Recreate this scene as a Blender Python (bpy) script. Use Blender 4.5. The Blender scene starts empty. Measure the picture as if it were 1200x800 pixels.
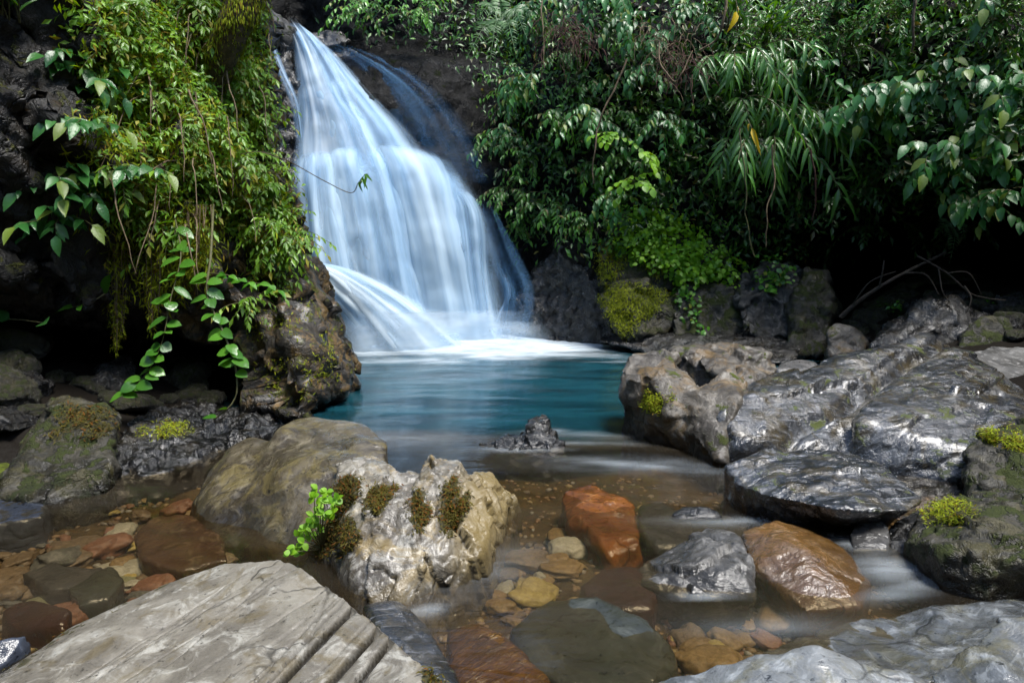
import bpy, bmesh, math, random
import numpy as np
from mathutils import Vector, Matrix
from mathutils.bvhtree import BVHTree
random.seed(7); RNG = np.random.default_rng(7)
S = bpy.context.scene
COL = S.collection
# ------------------------------------------------------------------ camera
F, PITCH, CAMH = 782.0, math.radians(8.0), 1.6
CP, SP = math.cos(PITCH), math.sin(PITCH)
CAM = np.array([0.0, 0.0, CAMH])
def ray(px, py):
    dx, dy = (px-600)/F, (400-py)/F
    return np.array([dx, CP+dy*SP, -SP+dy*CP])
def Y(px, py, y):
    d = ray(px, py); return CAM + d*(y/d[1])
def Z(px, py, z):
    d = ray(px, py); return CAM + d*((z-CAMH)/d[2])
def pix(p):
    dy_ = p[1]*CP - (p[2]-CAMH)*SP
    return 600+F*p[0]/dy_, 400-F*(p[1]*SP+(p[2]-CAMH)*CP)/dy_

# ------------------------------------------------------------------ noise
def _h(ix, iy, iz, seed):
    h = (ix.astype(np.uint32)*np.uint32(374761393) + iy.astype(np.uint32)*np.uint32(668265263)
         + iz.astype(np.uint32)*np.uint32(2147483647) + np.uint32((seed*974711+12345) & 0xffffffff))
    h = (h ^ (h >> np.uint32(13)))*np.uint32(1274126177)
    h = (h ^ (h >> np.uint32(15)))*np.uint32(2246822519)
    return h ^ (h >> np.uint32(16))
def pnoise(p, seed=0):
    p = np.asarray(p, dtype=np.float64)
    i = np.floor(p).astype(np.int64); f = p-i
    u = f*f*f*(f*(f*6-15)+10)
    res = 0
    for dx in (0, 1):
        for dy in (0, 1):
            for dz in (0, 1):
                h = _h(i[:, 0]+dx, i[:, 1]+dy, i[:, 2]+dz, seed)
                gx = (h & np.uint32(1023)).astype(np.float64)/511.5-1
                gy = ((h >> np.uint32(10)) & np.uint32(1023)).astype(np.float64)/511.5-1
                gz = ((h >> np.uint32(20)) & np.uint32(1023)).astype(np.float64)/511.5-1
                w = (u[:, 0] if dx else 1-u[:, 0])*(u[:, 1] if dy else 1-u[:, 1])*(u[:, 2] if dz else 1-u[:, 2])
                res = res + w*(gx*(f[:, 0]-dx)+gy*(f[:, 1]-dy)+gz*(f[:, 2]-dz))
    return res
def fbm(p, o=4, seed=0, g=0.5):
    r, a, s = 0, 1.0, 1.0
    for k in range(o):
        r = r + a*pnoise(p*s, seed+k*17); a *= g; s *= 2.03
    return r
def ridged(p, o=4, seed=0, g=0.5):
    r, a, s = 0, 1.0, 1.0
    for k in range(o):
        r = r + a*(0.5-np.abs(pnoise(p*s, seed+k*31))*1.6); a *= g; s *= 2.1
    return r
def facet(p, seed=0):
    """chipped stone: every Voronoi cell is a randomly tilted plane"""
    i0 = np.floor(p).astype(np.int64); best = np.full(len(p), 1e9); val = np.zeros(len(p))
    for dx in (-1, 0, 1):
        for dy in (-1, 0, 1):
            for dz in (-1, 0, 1):
                c = i0+np.array([dx, dy, dz]); h = _h(c[:, 0], c[:, 1], c[:, 2], seed); h2 = _h(c[:, 0], c[:, 1], c[:, 2], seed+77)
                f = lambda a, s_: ((a >> np.uint32(s_)) & np.uint32(1023)).astype(float)/1023
                sp_ = c+np.stack([f(h, 0), f(h, 10), f(h, 20)], 1); nv = np.stack([f(h2, 0), f(h2, 10), f(h2, 20)], 1)*2-1
                d = ((p-sp_)**2).sum(1); v = ((p-sp_)*nv).sum(1)+(f(h2, 5)-.5)*.35
                m = d < best; best = np.where(m, d, best); val = np.where(m, v, val)
    return val
def sstep(a, b, x):
    t = np.clip((x-a)/(b-a), 0, 1); return t*t*(3-2*t)

# ------------------------------------------------------------------ mesh helpers
def mesh_np(name, V, Q, smooth=True):
    V = np.asarray(V, dtype=np.float32); Q = np.asarray(Q, dtype=np.int32)
    me = bpy.data.meshes.new(name)
    k = Q.shape[1]
    me.vertices.add(len(V)); me.vertices.foreach_set('co', V.ravel())
    me.loops.add(Q.size); me.loops.foreach_set('vertex_index', Q.ravel())
    me.polygons.add(len(Q)); me.polygons.foreach_set('loop_start', np.arange(0, Q.size, k, dtype=np.int32))
    me.update(calc_edges=True); me.validate()
    me.polygons.foreach_set('use_smooth', np.full(len(me.polygons), smooth, dtype=bool))
    return me
def get_v(me):
    a = np.empty(len(me.vertices)*3, dtype=np.float32); me.vertices.foreach_get('co', a); return a.reshape(-1, 3).astype(np.float64)
def set_v(me, V):
    me.vertices.foreach_set('co', np.asarray(V, dtype=np.float32).ravel()); me.update()
def get_n(me):
    a = np.empty(len(me.vertices)*3, dtype=np.float32); me.vertex_normals.foreach_get('vector', a); return a.reshape(-1, 3).astype(np.float64)
def link(name, me, mat=None, parent=None, loc=None):
    o = bpy.data.objects.new(name, me); COL.objects.link(o)
    if mat is not None and me is not None:
        me.materials.clear(); me.materials.append(mat)
    if parent is not None: o.parent = parent
    if loc is not None: o.location = loc
    return o
def tag(o, label=None, cat=None, group=None, kind=None):
    if label: o['label'] = label
    if cat: o['category'] = cat
    if group: o['group'] = group
    if kind: o['kind'] = kind
    return o
def empty(name, loc, rz=0, sc=1.0):
    o = bpy.data.objects.new(name, None); COL.objects.link(o)
    o.location = loc; o.rotation_euler = (0, 0, rz); o.scale = (sc, sc, sc); o.empty_display_size = .1
    return o
BV = {}
def bvh(key, me, off=(0, 0, 0)):
    V = get_v(me)+np.array(off)
    BV[key] = BVHTree.FromPolygons([tuple(v) for v in V], [tuple(p.vertices) for p in me.polygons])
def cast(keys, px, py, jit=0.0):
    o = CAM.copy()
    if jit:
        tgt = Y(px, py, 8); o = CAM+np.array([random.uniform(-jit, jit), random.uniform(-.2, .2), random.uniform(-jit*.5, jit)]); d = tgt-o
    else: d = ray(px, py)
    best = None
    for k in keys:
        h = BV[k].ray_cast(Vector(o), Vector(d).normalized())
        if h[0] is not None and (best is None or h[3] < best[3]): best = h
    if best is None: return None
    n = np.array(best[1]); n = n if n.dot(d) < 0 else -n
    return np.array(best[0]), n
_NZ = {}
def nz2(x, y, sx, sy, k, seed, o=1, g=.5):
    q = (int(x/1.5), int(y/1.5), k, seed)
    if q not in _NZ: _NZ[q] = float(fbm(np.array([[q[0]*1.5/sx, q[1]*1.5/sy, k]]), o, seed, g)[0])
    return _NZ[q]
def in_poly(x, y, P):
    c = False; j = len(P)-1
    for i in range(len(P)):
        if (P[i][1] > y) != (P[j][1] > y) and x < (P[j][0]-P[i][0])*(y-P[i][1])/(P[j][1]-P[i][1])+P[i][0]: c = not c
        j = i
    return c
def scatter_px(keys, poly, n, jit=0.0, dens=None):
    xs = [p[0] for p in poly]; ys = [p[1] for p in poly]; out = []; tries = 0
    while len(out) < n and tries < n*12:
        tries += 1
        x, y = random.uniform(min(xs), max(xs)), random.uniform(min(ys), max(ys))
        if not in_poly(x, y, poly): continue
        if dens is not None and random.random() > dens(x, y): continue
        h = cast(keys, x, y, jit)
        if h: out.append(h)
    return out

# ------------------------------------------------------------------ node helpers
class NT:
    def __init__(self, name):
        self.m = bpy.data.materials.new(name); self.m.use_nodes = True
        self.t = self.m.node_tree; self.t.nodes.clear()
        self.out = self.t.nodes.new('ShaderNodeOutputMaterial')
    def n(self, ty, props=None, **ins):
        nd = self.t.nodes.new('ShaderNode'+ty)
        for k, v in (props or {}).items(): setattr(nd, k, v)
        for k, v in ins.items():
            key = int(k[1:]) if k[0] == 'i' and k[1:].isdigit() else k.replace('_', ' ')
            s = nd.inputs[key]
            if isinstance(v, bpy.types.NodeSocket): self.t.links.new(v, s)
            elif isinstance(v, bpy.types.Node): self.t.links.new(v.outputs[0], s)
            else:
                if s.type == 'RGBA' and not hasattr(v, '__len__'): v = (v, v, v, 1)
                elif s.type == 'RGBA' and len(v) == 3: v = (*v, 1)
                s.default_value = v
        return nd
    def math(self, op, a, b=0.5, c=None, clamp=False):
        kw = dict(i0=a, i1=b)
        if c is not None: kw['i2'] = c
        return self.n('Math', dict(operation=op, use_clamp=clamp), **kw).outputs[0]
    def noise(self, vec, scale, detail=5, rough=.6, dist=0.0):
        return self.n('TexNoise', None, Vector=vec, Scale=scale, Detail=detail, Roughness=rough, Distortion=dist).outputs[0]
    def ramp(self, fac, stops):
        nd = self.n('ValToRGB', None, Fac=fac); r = nd.color_ramp
        while len(r.elements) < len(stops): r.elements.new(.5)
        for e, (p, c) in zip(r.elements, stops):
            e.position = p; e.color = (*c, 1) if hasattr(c, '__len__') else (c, c, c, 1)
        return nd.outputs[0]
    def rng(self, v, a, b, lo=0.0, hi=1.0):
        return self.n('MapRange', dict(interpolation_type='SMOOTHSTEP'), i0=v, i1=a, i2=b, i3=lo, i4=hi).outputs[0]
    def mix(self, f, a, b, mode='MIX'):
        nd = self.t.nodes.new('ShaderNodeMix'); nd.data_type = 'RGBA'; nd.blend_type = mode
        for i, v in ((0, f), (6, a), (7, b)):
            s = nd.inputs[i]
            if isinstance(v, bpy.types.NodeSocket): self.t.links.new(v, s)
            else: s.default_value = v if i == 0 else (*v[:3], 1)
        return nd.outputs[2]
    def end(self, sh, disp=None):
        self.t.links.new(sh.outputs[0] if isinstance(sh, bpy.types.Node) else sh, self.out.inputs['Surface']); return self.m

def rock_mat(name, c1, c2, c3, stain=None, stain_amt=.5, moss=0.0, moss_col=((.035, .05, .006), (.10, .12, .015)), rough=(.25, .6),
             strata=None, strata_amt=.35, bump=.5, wet=0.35, wetz=.16, scale=1.0, dirt=False, dim=False, mat_col=(.042, .038, .010), side=None, coat=0.0, crack=.35, light=.5, pit=.5, spec=.4):
    t = NT(name)
    co = t.n('TexCoord').outputs['Object']
    geo = t.n('NewGeometry')
    pos = t.n('SeparateXYZ', None, Vector=geo.outputs['Position'])
    nz = t.n('SeparateXYZ', None, Vector=geo.outputs['Normal']).outputs[2]
    a = t.noise(co, 2.2*scale, 6, .68, .4)
    b = t.noise(co, 7.0*scale, 5, .7, .8)
    c = t.noise(co, 28*scale, 4, .75)
    col = t.mix(t.rng(a, .36, .64), c1, c2)
    col = t.mix(t.math('MULTIPLY', t.rng(b, .5, .68), light), col, c3)
    if strata is not None:
        mp = t.n('Mapping', dict(vector_type='TEXTURE'), Vector=co, Rotation=strata[0], Scale=tuple(1/x for x in strata[1])).outputs[0]
        st = t.noise(mp, 1.0, 5, .65, .25)
        col = t.mix(t.math('MULTIPLY', t.rng(st, .40, .60), strata_amt), col, tuple(x*.42 for x in c1))
        st2 = t.rng(t.noise(mp, 3.1, 3, .5, .1), .60, .66)
        col = t.mix(t.math('MULTIPLY', st2, strata_amt*.8), col, tuple(min(1, x*1.35) for x in c3))
    if stain:
        s = t.math('MULTIPLY', t.rng(t.noise(co, 3.4*scale, 6, .7, 1.2), .48, .62), stain_amt)
        col = t.mix(s, col, stain)
    col = t.mix(t.rng(c, .42, .3), col, tuple(x*.35 for x in c1))
    # cracks
    wc = t.n('VectorMath', dict(operation='MULTIPLY_ADD'), i0=t.n('TexNoise', None, Vector=co, Scale=3*scale, Detail=3).outputs['Color'], i1=(.5, .5, .5), i2=co).outputs[0]
    vor = t.n('TexVoronoi', dict(feature='DISTANCE_TO_EDGE'), Vector=wc, Scale=1.7*scale).outputs['Distance']
    cr = t.math('MULTIPLY', t.rng(vor, .025, .0), t.rng(t.noise(co, 1.3, 2), .46, .56))
    col = t.mix(t.math('MULTIPLY', cr, crack*1.6, clamp=True), col, tuple(x*.15 for x in c1))
    if dirt: col = t.mix(t.n('Attribute', dict(attribute_name='dirt')).outputs['Fac'], col, (.018, .015, .010))  # groove dirt, with the shade of the grooves put into its dark colour
    if dim:      # shade at the left end of the outcrop, painted into the rock colour
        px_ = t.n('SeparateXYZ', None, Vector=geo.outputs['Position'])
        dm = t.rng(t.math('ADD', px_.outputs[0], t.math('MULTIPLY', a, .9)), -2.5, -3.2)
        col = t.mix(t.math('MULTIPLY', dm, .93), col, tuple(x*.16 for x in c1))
    # moss growing on the stone
    mb = t.noise(co, 5*scale, 5, .75, .5)
    if moss > 0:
        mm = t.math('MULTIPLY', t.rng(mb, .62-moss*.3, .68-moss*.3), t.rng(nz, -.25, .45))
        mc = t.mix(t.noise(co, 40, 3, .7), moss_col[0], moss_col[1])
        col = t.mix(mm, col, mc)
    else: mm = 0.0
    if side:     # mineral stain on one flank
        sx_ = t.n('SeparateXYZ', None, Vector=co).outputs[0]
        col = t.mix(t.math('MULTIPLY', t.rng(t.math('ADD', sx_, t.math('MULTIPLY', t.math('SUBTRACT', b, .5), .25)), side[0], side[1]), .8), col, side[2])
    # thin continuous mat of moss under the tufts
    mt_ = t.n('Attribute', dict(attribute_name='mossm')).outputs['Fac']
    mt_ = t.rng(t.math('ADD', mt_, t.math('MULTIPLY', t.math('SUBTRACT', c, .5), .9)), .35, .6)
    col = t.mix(t.math('MULTIPLY', mt_, .92), col, mat_col)
    # wet band above the water line
    wl = t.rng(t.math('ADD', pos.outputs[2], t.math('MULTIPLY', t.math('SUBTRACT', b, .5), .35)), wetz, 0.0)
    col = t.mix(t.math('MULTIPLY', wl, .62), col, tuple(x*.18 for x in c1))
    rr = t.rng(t.noise(co, 4*scale, 6, .7, .6), .40, .62, rough[0], rough[1])
    rr = t.mix(wl, t.n('CombineColor', None, i0=rr, i1=rr, i2=rr).outputs[0], (.16, .16, .16))
    rr = t.n('SeparateColor', None, i0=rr).outputs[0]
    rr = t.math('MAXIMUM', rr, t.math('MULTIPLY', mt_, .85))
    if moss > 0: rr = t.math('MAXIMUM', rr, t.math('MULTIPLY', mm, .9))
    h = t.math('ADD', t.math('MULTIPLY', b, .5), t.math('MULTIPLY', c, .22*pit))
    h = t.math('ADD', h, t.math('MULTIPLY', t.noise(co, 90*scale, 2, .7), .09*pit))
    if strata is not None: h = t.math('ADD', h, t.math('MULTIPLY', st, .7*strata_amt))
    h = t.math('SUBTRACT', h, t.math('MULTIPLY', cr, crack*.5))
    if moss > 0: h = t.math('ADD', h, t.math('MULTIPLY', t.math('MULTIPLY', t.noise(co, 60, 4, .8), mm), .3))
    bp = t.n('Bump', None, Strength=bump, Distance=.09/scale, Height=h)
    p = t.n('BsdfPrincipled', None, Base_Color=col, Roughness=rr, Normal=bp, Specular_IOR_Level=spec)
    if coat > 0:     # film of water over the stone
        cb = t.n('Bump', None, Strength=.14, Distance=.10/scale, Height=t.math('ADD', t.math('MULTIPLY', b, .6), t.math('MULTIPLY', c, .06)))
        film = t.math('MULTIPLY', t.rng(t.math('ADD', a, t.math('MULTIPLY', b, .3)), .48, .62, .25, 1.0), t.math('SUBTRACT', 1.0, mt_))
        for k_, v_ in (('Coat Weight', t.math('MULTIPLY', t.math('MULTIPLY', film, t.math('SUBTRACT', 1.0, dm) if dim else 1.0), coat)), ('Coat Normal', cb.outputs[0])): t.t.links.new(v_, p.inputs[k_])
        p.inputs['Coat Roughness'].default_value = .26
    return t.end(p)

def leaf_mat(name, a, b, yellow=None, yfrac=.06, rough=.32, trans=.3, spec=.6):
    t = NT(name)
    geo = t.n('NewGeometry'); ri = geo.outputs['Random Per Island']
    oi = t.n('ObjectInfo').outputs['Random']
    co = t.n('TexCoord').outputs['Object']
    f = t.math('FRACT', t.math('ADD', ri, t.math('MULTIPLY', oi, .37)))
    col = t.mix(f, a, b)
    col = t.mix(t.math('MULTIPLY', t.rng(t.noise(co, 2.0, 2, .5), .45, .65), .5), col, tuple(x*.6 for x in a))
    r2 = t.math('FRACT', t.math('MULTIPLY', ri, 17.31))
    if yellow: col = t.mix(t.math('GREATER_THAN', r2, 1-yfrac), col, yellow)
    rr = t.rng(r2, 0, 1, rough*.75, rough*1.4)
    p = t.n('BsdfPrincipled', None, Base_Color=col, Roughness=rr, Specular_IOR_Level=spec,
            Normal=t.n('Bump', None, Strength=.25, Distance=.02, Height=t.noise(co, 45, 3, .6)))
    tc = t.n('HueSaturation', None, Hue=.47, Saturation=1.15, Value=1.7, Color=col).outputs[0]
    tr = t.n('BsdfTranslucent', None, Color=tc)
    return t.end(t.n('MixShader', None, i0=trans, i1=p.outputs[0], i2=tr.outputs[0]))
def plain_mat(name, a, b, scale=12, rough=.7, bump=.4):
    t = NT(name); co = t.n('TexCoord').outputs['Object']
    n = t.noise(co, scale, 6, .7, .5)
    p = t.n('BsdfPrincipled', None, Base_Color=t.mix(t.rng(n, .35, .65), a, b), Roughness=rough,
            Normal=t.n('Bump', None, Strength=bump, Distance=.02, Height=n))
    return t.end(p)

# ------------------------------------------------------------------ rocks
def hull_mesh(hulls):
    bm = bmesh.new()
    for pts in hulls:
        b2 = bmesh.new()
        for p in pts: b2.verts.new(p)
        r = bmesh.ops.convex_hull(b2, input=b2.verts)
        bmesh.ops.delete(b2, geom=[v for v in b2.verts if not v.link_faces], context='VERTS')
        bmesh.ops.recalc_face_normals(b2, faces=b2.faces)
        m = bpy.data.meshes.new('h'); b2.to_mesh(m); b2.free(); bm.from_mesh(m); bpy.data.meshes.remove(m)
    me = bpy.data.meshes.new('hull'); bm.to_mesh(me); bm.free(); return me
def remesh(me, voxel):
    o = bpy.data.objects.new('tmp', me); COL.objects.link(o)
    md = o.modifiers.new('r', 'REMESH'); md.mode = 'VOXEL'; md.voxel_size = voxel
    dg = bpy.context.evaluated_depsgraph_get()
    out = bpy.data.meshes.new_from_object(o.evaluated_get(dg))
    bpy.data.objects.remove(o); bpy.data.meshes.remove(me)
    return out
def smooth_v(me, V, it, lam=.6):
    e = np.empty(len(me.edges)*2, dtype=np.int32); me.edges.foreach_get('vertices', e); e = e.reshape(-1, 2)
    deg = np.bincount(e.ravel(), minlength=len(V))[:, None].clip(1)
    for _ in range(it):
        acc = np.stack([np.bincount(e[:, 0], V[e[:, 1], k], len(V))+np.bincount(e[:, 1], V[e[:, 0], k], len(V)) for k in range(3)], 1)
        V = V*(1-lam)+lam*acc/deg
    return V
def blk(pts, back=None, shrink=.75, bottom=None, spread=1.04):
    P = [np.asarray(p, float) for p in pts]; out = list(P)
    c = np.mean(P, 0)
    if back:
        for p in P:
            d = np.array([p[0], p[1], 0]); d /= np.linalg.norm(d)
            q = c+(p-c)*np.array([shrink, shrink, 1.0 if p[2] < c[2] else shrink]) ; out.append(q+d*back)
    if bottom is not None:
        cc = np.mean(out, 0)
        for p in list(out):
            if p[2] < .13:
                q = cc+(p-cc)*spread; q[2] = bottom; out.append(q)
    return out
def rock(name, label, cat, hulls, mat, voxel=.03, smooth=6, disp=((.05, 2.0, 'f'), (.02, 7.0, 'f')), seed=0, aniso=None, post=None, key=None, group=None, fine=1):
    me = remesh(hull_mesh(hulls), voxel)
    V = smooth_v(me, get_v(me), smooth); set_v(me, V)
    for amp, fr, kind in disp:
        N = get_n(me); q = V*fr
        if aniso is not None: q = (V @ np.asarray(aniso).T)*fr
        if kind == 'f': d = fbm(q, 5, seed)*amp
        elif kind == 'r': d = (ridged(q, 4, seed)-.45)*amp
        elif kind == 'v': d = facet(q+fbm(q*1.3, 2, seed)[:, None]*.3, seed)*amp
        elif kind == 'b': d = (np.abs(pnoise(q, seed))+.5*np.abs(pnoise(q*2.1, seed+5))-.3)*amp      # billows / scallops
        V = V+N*d[:, None]; set_v(me, V)
    if post is not None:
        V = post(V, get_n(me))
        if isinstance(V, tuple):
            at = me.attributes.new('dirt', 'FLOAT', 'POINT'); at.data.foreach_set('value', V[1].astype(np.float32)); V = V[0]
        set_v(me, V)
    lo = V.min(0); hi = V.max(0); c = np.array([(lo[0]+hi[0])/2, (lo[1]+hi[1])/2, lo[2]])
    set_v(me, V-c)
    me.polygons.foreach_set('use_smooth', np.ones(len(me.polygons), bool))
    o = link(name, me, mat, loc=c)
    if label: tag(o, label, cat, group)
    bvh(key or o.name, me, c); o['bk'] = key or o.name
    k_ = o['bk']; del o['bk']; KEY[o.name] = k_
    return o
KEY = {}

# ------------------------------------------------------------------ leaves & stems
def leaf_tmpl(kind, segs, curl=.25, fold=.35):
    V = []
    for i in range(segs+1):
        t = i/segs
        if kind == 'ovate': w = max(.02, math.sin(math.pi*t**.72)**.85)*.5
        elif kind == 'lance': w = max(.015, math.sin(math.pi*t**.62)**.8*(1-.25*t))*.5
        elif kind == 'round': w = max(.04, math.sin(math.pi*t**.85)**.6)*.5
        else: w = max(.01, (min(1, t*6)*(1-t)**.6))*.5
        V += [(-w, t, -curl*t*t+fold*w*.45, w), (0, t, -curl*t*t, 0), (w, t, -curl*t*t+fold*w*.45, w)]
    Q = []
    for i in range(segs):
        a = i*3; Q += [(a, a+1, a+4, a+3), (a+1, a+2, a+5, a+4)]
    return np.array(V)[:, :3], np.array(Q), np.array([v[3] for v in V])*math.copysign(1, fold)*abs(fold)*.45
TM = {k: leaf_tmpl(*a) for k, a in dict(ov=('ovate', 4, .28, .35), ovs=('ovate', 2, .2, .4), la=('lance', 5, .45, .3), las=('lance', 3, .3, .35), ro=('round', 3, .15, .25),
                                        rb=('round', 5, .22, .3), st=('strap', 6, .55, .4), bl=('strap', 2, .3, .3)).items()}
class Leaves:
    def __init__(s): s.d = {}
    def add(s, o, d, n, L, W, kind='ov'):
        s.d.setdefault(kind, []).append((*o, *d, *n, L, W))
    def mesh(s, name):
        VV, QQ, off = [], [], 0; 
        for kind, rows in s.d.items():
            A = np.array(rows); T, Q, _ = TM[kind]
            o, d, n, L, W = A[:, 0:3], A[:, 3:6], A[:, 6:9], A[:, 9], A[:, 10]
            d = d/np.linalg.norm(d, axis=1)[:, None]
            n = n-(n*d).sum(1)[:, None]*d; ln = np.linalg.norm(n, axis=1)[:, None]; n = np.where(ln < 1e-4, np.array([0.1, .2, 1]), n); n /= np.linalg.norm(n, axis=1)[:, None]
            sd = np.cross(d, n)
            V = (o[:, None]+sd[:, None]*(T[None, :, 0]*W[:, None])[..., None]+d[:, None]*(T[None, :, 1]*L[:, None])[..., None]+n[:, None]*(T[None, :, 2]*L[:, None])[..., None])
            k = len(T); VV.append(V.reshape(-1, 3))
            QQ.append((Q[None]+(np.arange(len(A))*k)[:, None, None]).reshape(-1, 4)+off); off += len(A)*k
        return mesh_np(name, np.concatenate(VV), np.concatenate(QQ))
class Tubes:
    def __init__(s): s.V, s.Q, s.k = [], [], 0
    def add(s, pts, r0, r1, sides=5, seed=0, wob=0):
        P = np.asarray(pts, float); n = len(P)
        for i in range(n):
            t = P[min(i+1, n-1)]-P[max(i-1, 0)]; t /= np.linalg.norm(t)+1e-9
            a = np.cross(t, (0.3, .2, 1.0) if abs(t[2]) < .95 else (1., 0, 0)); a /= np.linalg.norm(a); b = np.cross(t, a)
            r = r0+(r1-r0)*i/(n-1)
            for j in range(sides):
                th = 2*math.pi*j/sides; rr = r*(1+wob*math.sin(i*2.1+j*1.7+seed)*.5)
                s.V.append(P[i]+rr*(math.cos(th)*a+math.sin(th)*b))
        for i in range(n-1):
            for j in range(sides):
                s.Q.append((s.k+i*sides+j, s.k+i*sides+(j+1) % sides, s.k+(i+1)*sides+(j+1) % sides, s.k+(i+1)*sides+j))
        s.Q.append(tuple(s.k+(n-1)*sides+j for j in (0, 1, 2, 3)) if sides > 3 else (s.k, s.k+1, s.k+2, s.k+2))
        s.k += n*sides
    def mesh(s, name): return mesh_np(name, s.V, s.Q)
def curve(p0, d0, length, n, grav=.5, wig=.12, rnd=random):
    p = np.array(p0, float); d = np.array(d0, float); d /= np.linalg.norm(d); out = [p.copy()]
    for i in range(n):
        d = d+np.array([rnd.uniform(-wig, wig), rnd.uniform(-wig, wig), rnd.uniform(-wig, wig)-grav/n*1.6]); d /= np.linalg.norm(d)
        p = p+d*length/n; out.append(p.copy())
    return out
def spline(pts, n):
    P = np.asarray(pts, float); m = len(P); out = []
    for t in np.linspace(0, m-1.0001, n):
        i = int(t); f = t-i; p0, p1, p2, p3 = P[max(i-1, 0)], P[i], P[min(i+1, m-1)], P[min(i+2, m-1)]
        out.append(.5*((2*p1)+(-p0+p2)*f+(2*p0-5*p1+4*p2-p3)*f*f+(-p0+3*p1-3*p2+p3)*f**3))
    return np.array(out)
# ------------------------------------------------------------------ materials
PI = math.pi
M = {}
M['slab'] = rock_mat('striated_slab', (.125, .112, .09), (.235, .215, .175), (.36, .345, .30), stain=(.115, .088, .04), stain_amt=.6, dirt=True, rough=(.35, .65), bump=.3, wet=.2, light=.9, pit=.9, crack=.45, scale=1.2)
M['brown'] = rock_mat('brown_river_rock', coat=.6, c1=(.05, .040, .027), c2=(.135, .112, .07), c3=(.26, .225, .155), stain=(.19, .15, .05), stain_amt=.5, rough=(.18, .5), strata=((.3, .5, .6), (2, 9, 4)), strata_amt=.25, bump=.35)
M['pale'] = rock_mat('pale_weathered_rock', coat=.3, c1=(.12, .105, .085), c2=(.31, .285, .23), c3=(.48, .46, .41), side=(.14, .36, (.20, .145, .05)), stain=(.27, .19, .06), stain_amt=.6, rough=(.25, .5), bump=.45, strata=((.1, .2, 0), (9, 9, 1.0)), strata_amt=.35, light=.8)
M['pot'] = rock_mat('water_worn_rock', (.045, .039, .032), (.13, .115, .094), (.26, .24, .205), wetz=.42, stain=(.20, .12, .035), stain_amt=.5, moss=.12, rough=(.28, .6), bump=.6, light=.7)
M['wet'] = rock_mat('wet_grey_rock', coat=.8, c1=(.016, .0175, .02), c2=(.076, .080, .086), c3=(.19, .197, .21), stain=(.085, .06, .015), stain_amt=.5, rough=(.07, .34), strata=((.5, .2, .35), (1.2, 16, 9)), strata_amt=.65, bump=.5, light=.75, pit=.7, spec=.6, moss=.10)
M['dark'] = rock_mat('dark_wet_rock', coat=.25, c1=(.005, .005, .005), c2=(.018, .017, .016), c3=(.055, .053, .05), stain=(.04, .028, .01), stain_amt=.4, rough=(.12, .5), bump=1.0, scale=1.2, spec=.7, strata=((.4, .9, .3), (3, 10, 5)), strata_amt=.3)
M['mossy'] = rock_mat('mossy_dark_rock', (.018, .017, .013), (.055, .05, .038), (.12, .11, .09), stain=(.08, .07, .02), stain_amt=.5, moss=.42, moss_col=((.02, .028, .006), (.06, .075, .012)), rough=(.3, .7), bump=.9)
M['lime'] = rock_mat('lime_moss_rock', (.03, .03, .02), (.08, .075, .055), (.15, .14, .11), moss=.85, moss_col=((.07, .10, .004), (.22, .27, .015)), rough=(.4, .8), bump=1.0)
M['crest'] = rock_mat('blue_grey_crest_rock', coat=.7, c1=(.07, .074, .075), c2=(.22, .23, .23), c3=(.38, .40, .41), stain=(.16, .14, .06), stain_amt=.5, rough=(.2, .5), bump=.35, light=.8, pit=.6, strata=((.2, .3, .9), (2, 9, 5)), strata_amt=.25)
M['foot'] = rock_mat('grey_foot_rock', (.016, .016, .015), (.05, .049, .046), (.15, .145, .135), moss=.2, moss_col=((.012, .018, .004), (.04, .052, .01)), rough=(.4, .7), bump=.7, light=.8, spec=.3)
M['river'] = rock_mat('grey_river_stone', coat=.0, c1=(.06, .058, .054), c2=(.15, .146, .138), c3=(.30, .29, .275), rough=(.4, .7), strata=((.2, .1, .4), (3, 3, 22)), strata_amt=.35, bump=.35, light=.7)
M['tan'] = rock_mat('ochre_river_stone', coat=.7, c1=(.15, .075, .02), c2=(.28, .155, .05), c3=(.34, .27, .19), stain=(.22, .10, .02), stain_amt=.6, rough=(.10, .35), bump=.55, light=.5, strata=((0, .3, .5), (3, 7, 6)), strata_amt=.25, spec=.8)
M['rust'] = rock_mat('rust_river_stone', (.20, .062, .014), (.44, .165, .032), (.50, .26, .09), rough=(.45, .75), stain=(.10, .05, .02), stain_amt=.6, bump=.4, light=.4, strata=((.4, .3, .5), (3, 8, 6)), strata_amt=.25)
M['maroon'] = rock_mat('maroon_river_stone', (.045, .018, .012), (.10, .042, .026), (.14, .075, .045), stain=(.06, .04, .02), rough=(.5, .8), bump=.3, light=.4)
M['redspeck'] = rock_mat('speckled_red_stone', (.08, .045, .028), (.165, .10, .064), (.28, .20, .13), rough=(.4, .7), bump=.3, light=.8, scale=2)
M['green'] = rock_mat('green_grey_stone', (.05, .055, .045), (.10, .108, .09), (.16, .17, .15), rough=(.3, .6), bump=.25, light=.5)
M['fur'] = rock_mat('amber_algae_stone', (.12, .055, .010), (.30, .14, .025), (.40, .24, .065), rough=(.4, .7), bump=.5, strata=((.3, .2, .8), (5, 26, 10)), strata_amt=.55)
M['grey'] = rock_mat('slate_river_stone', (.06, .06, .06), (.13, .125, .12), (.22, .215, .2), rough=(.2, .5), bump=.4, light=.5)
M['blue'] = rock_mat('bluish_wet_stone', (.04, .048, .065), (.09, .105, .14), (.17, .195, .24), rough=(.25, .5), bump=.3)
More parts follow.
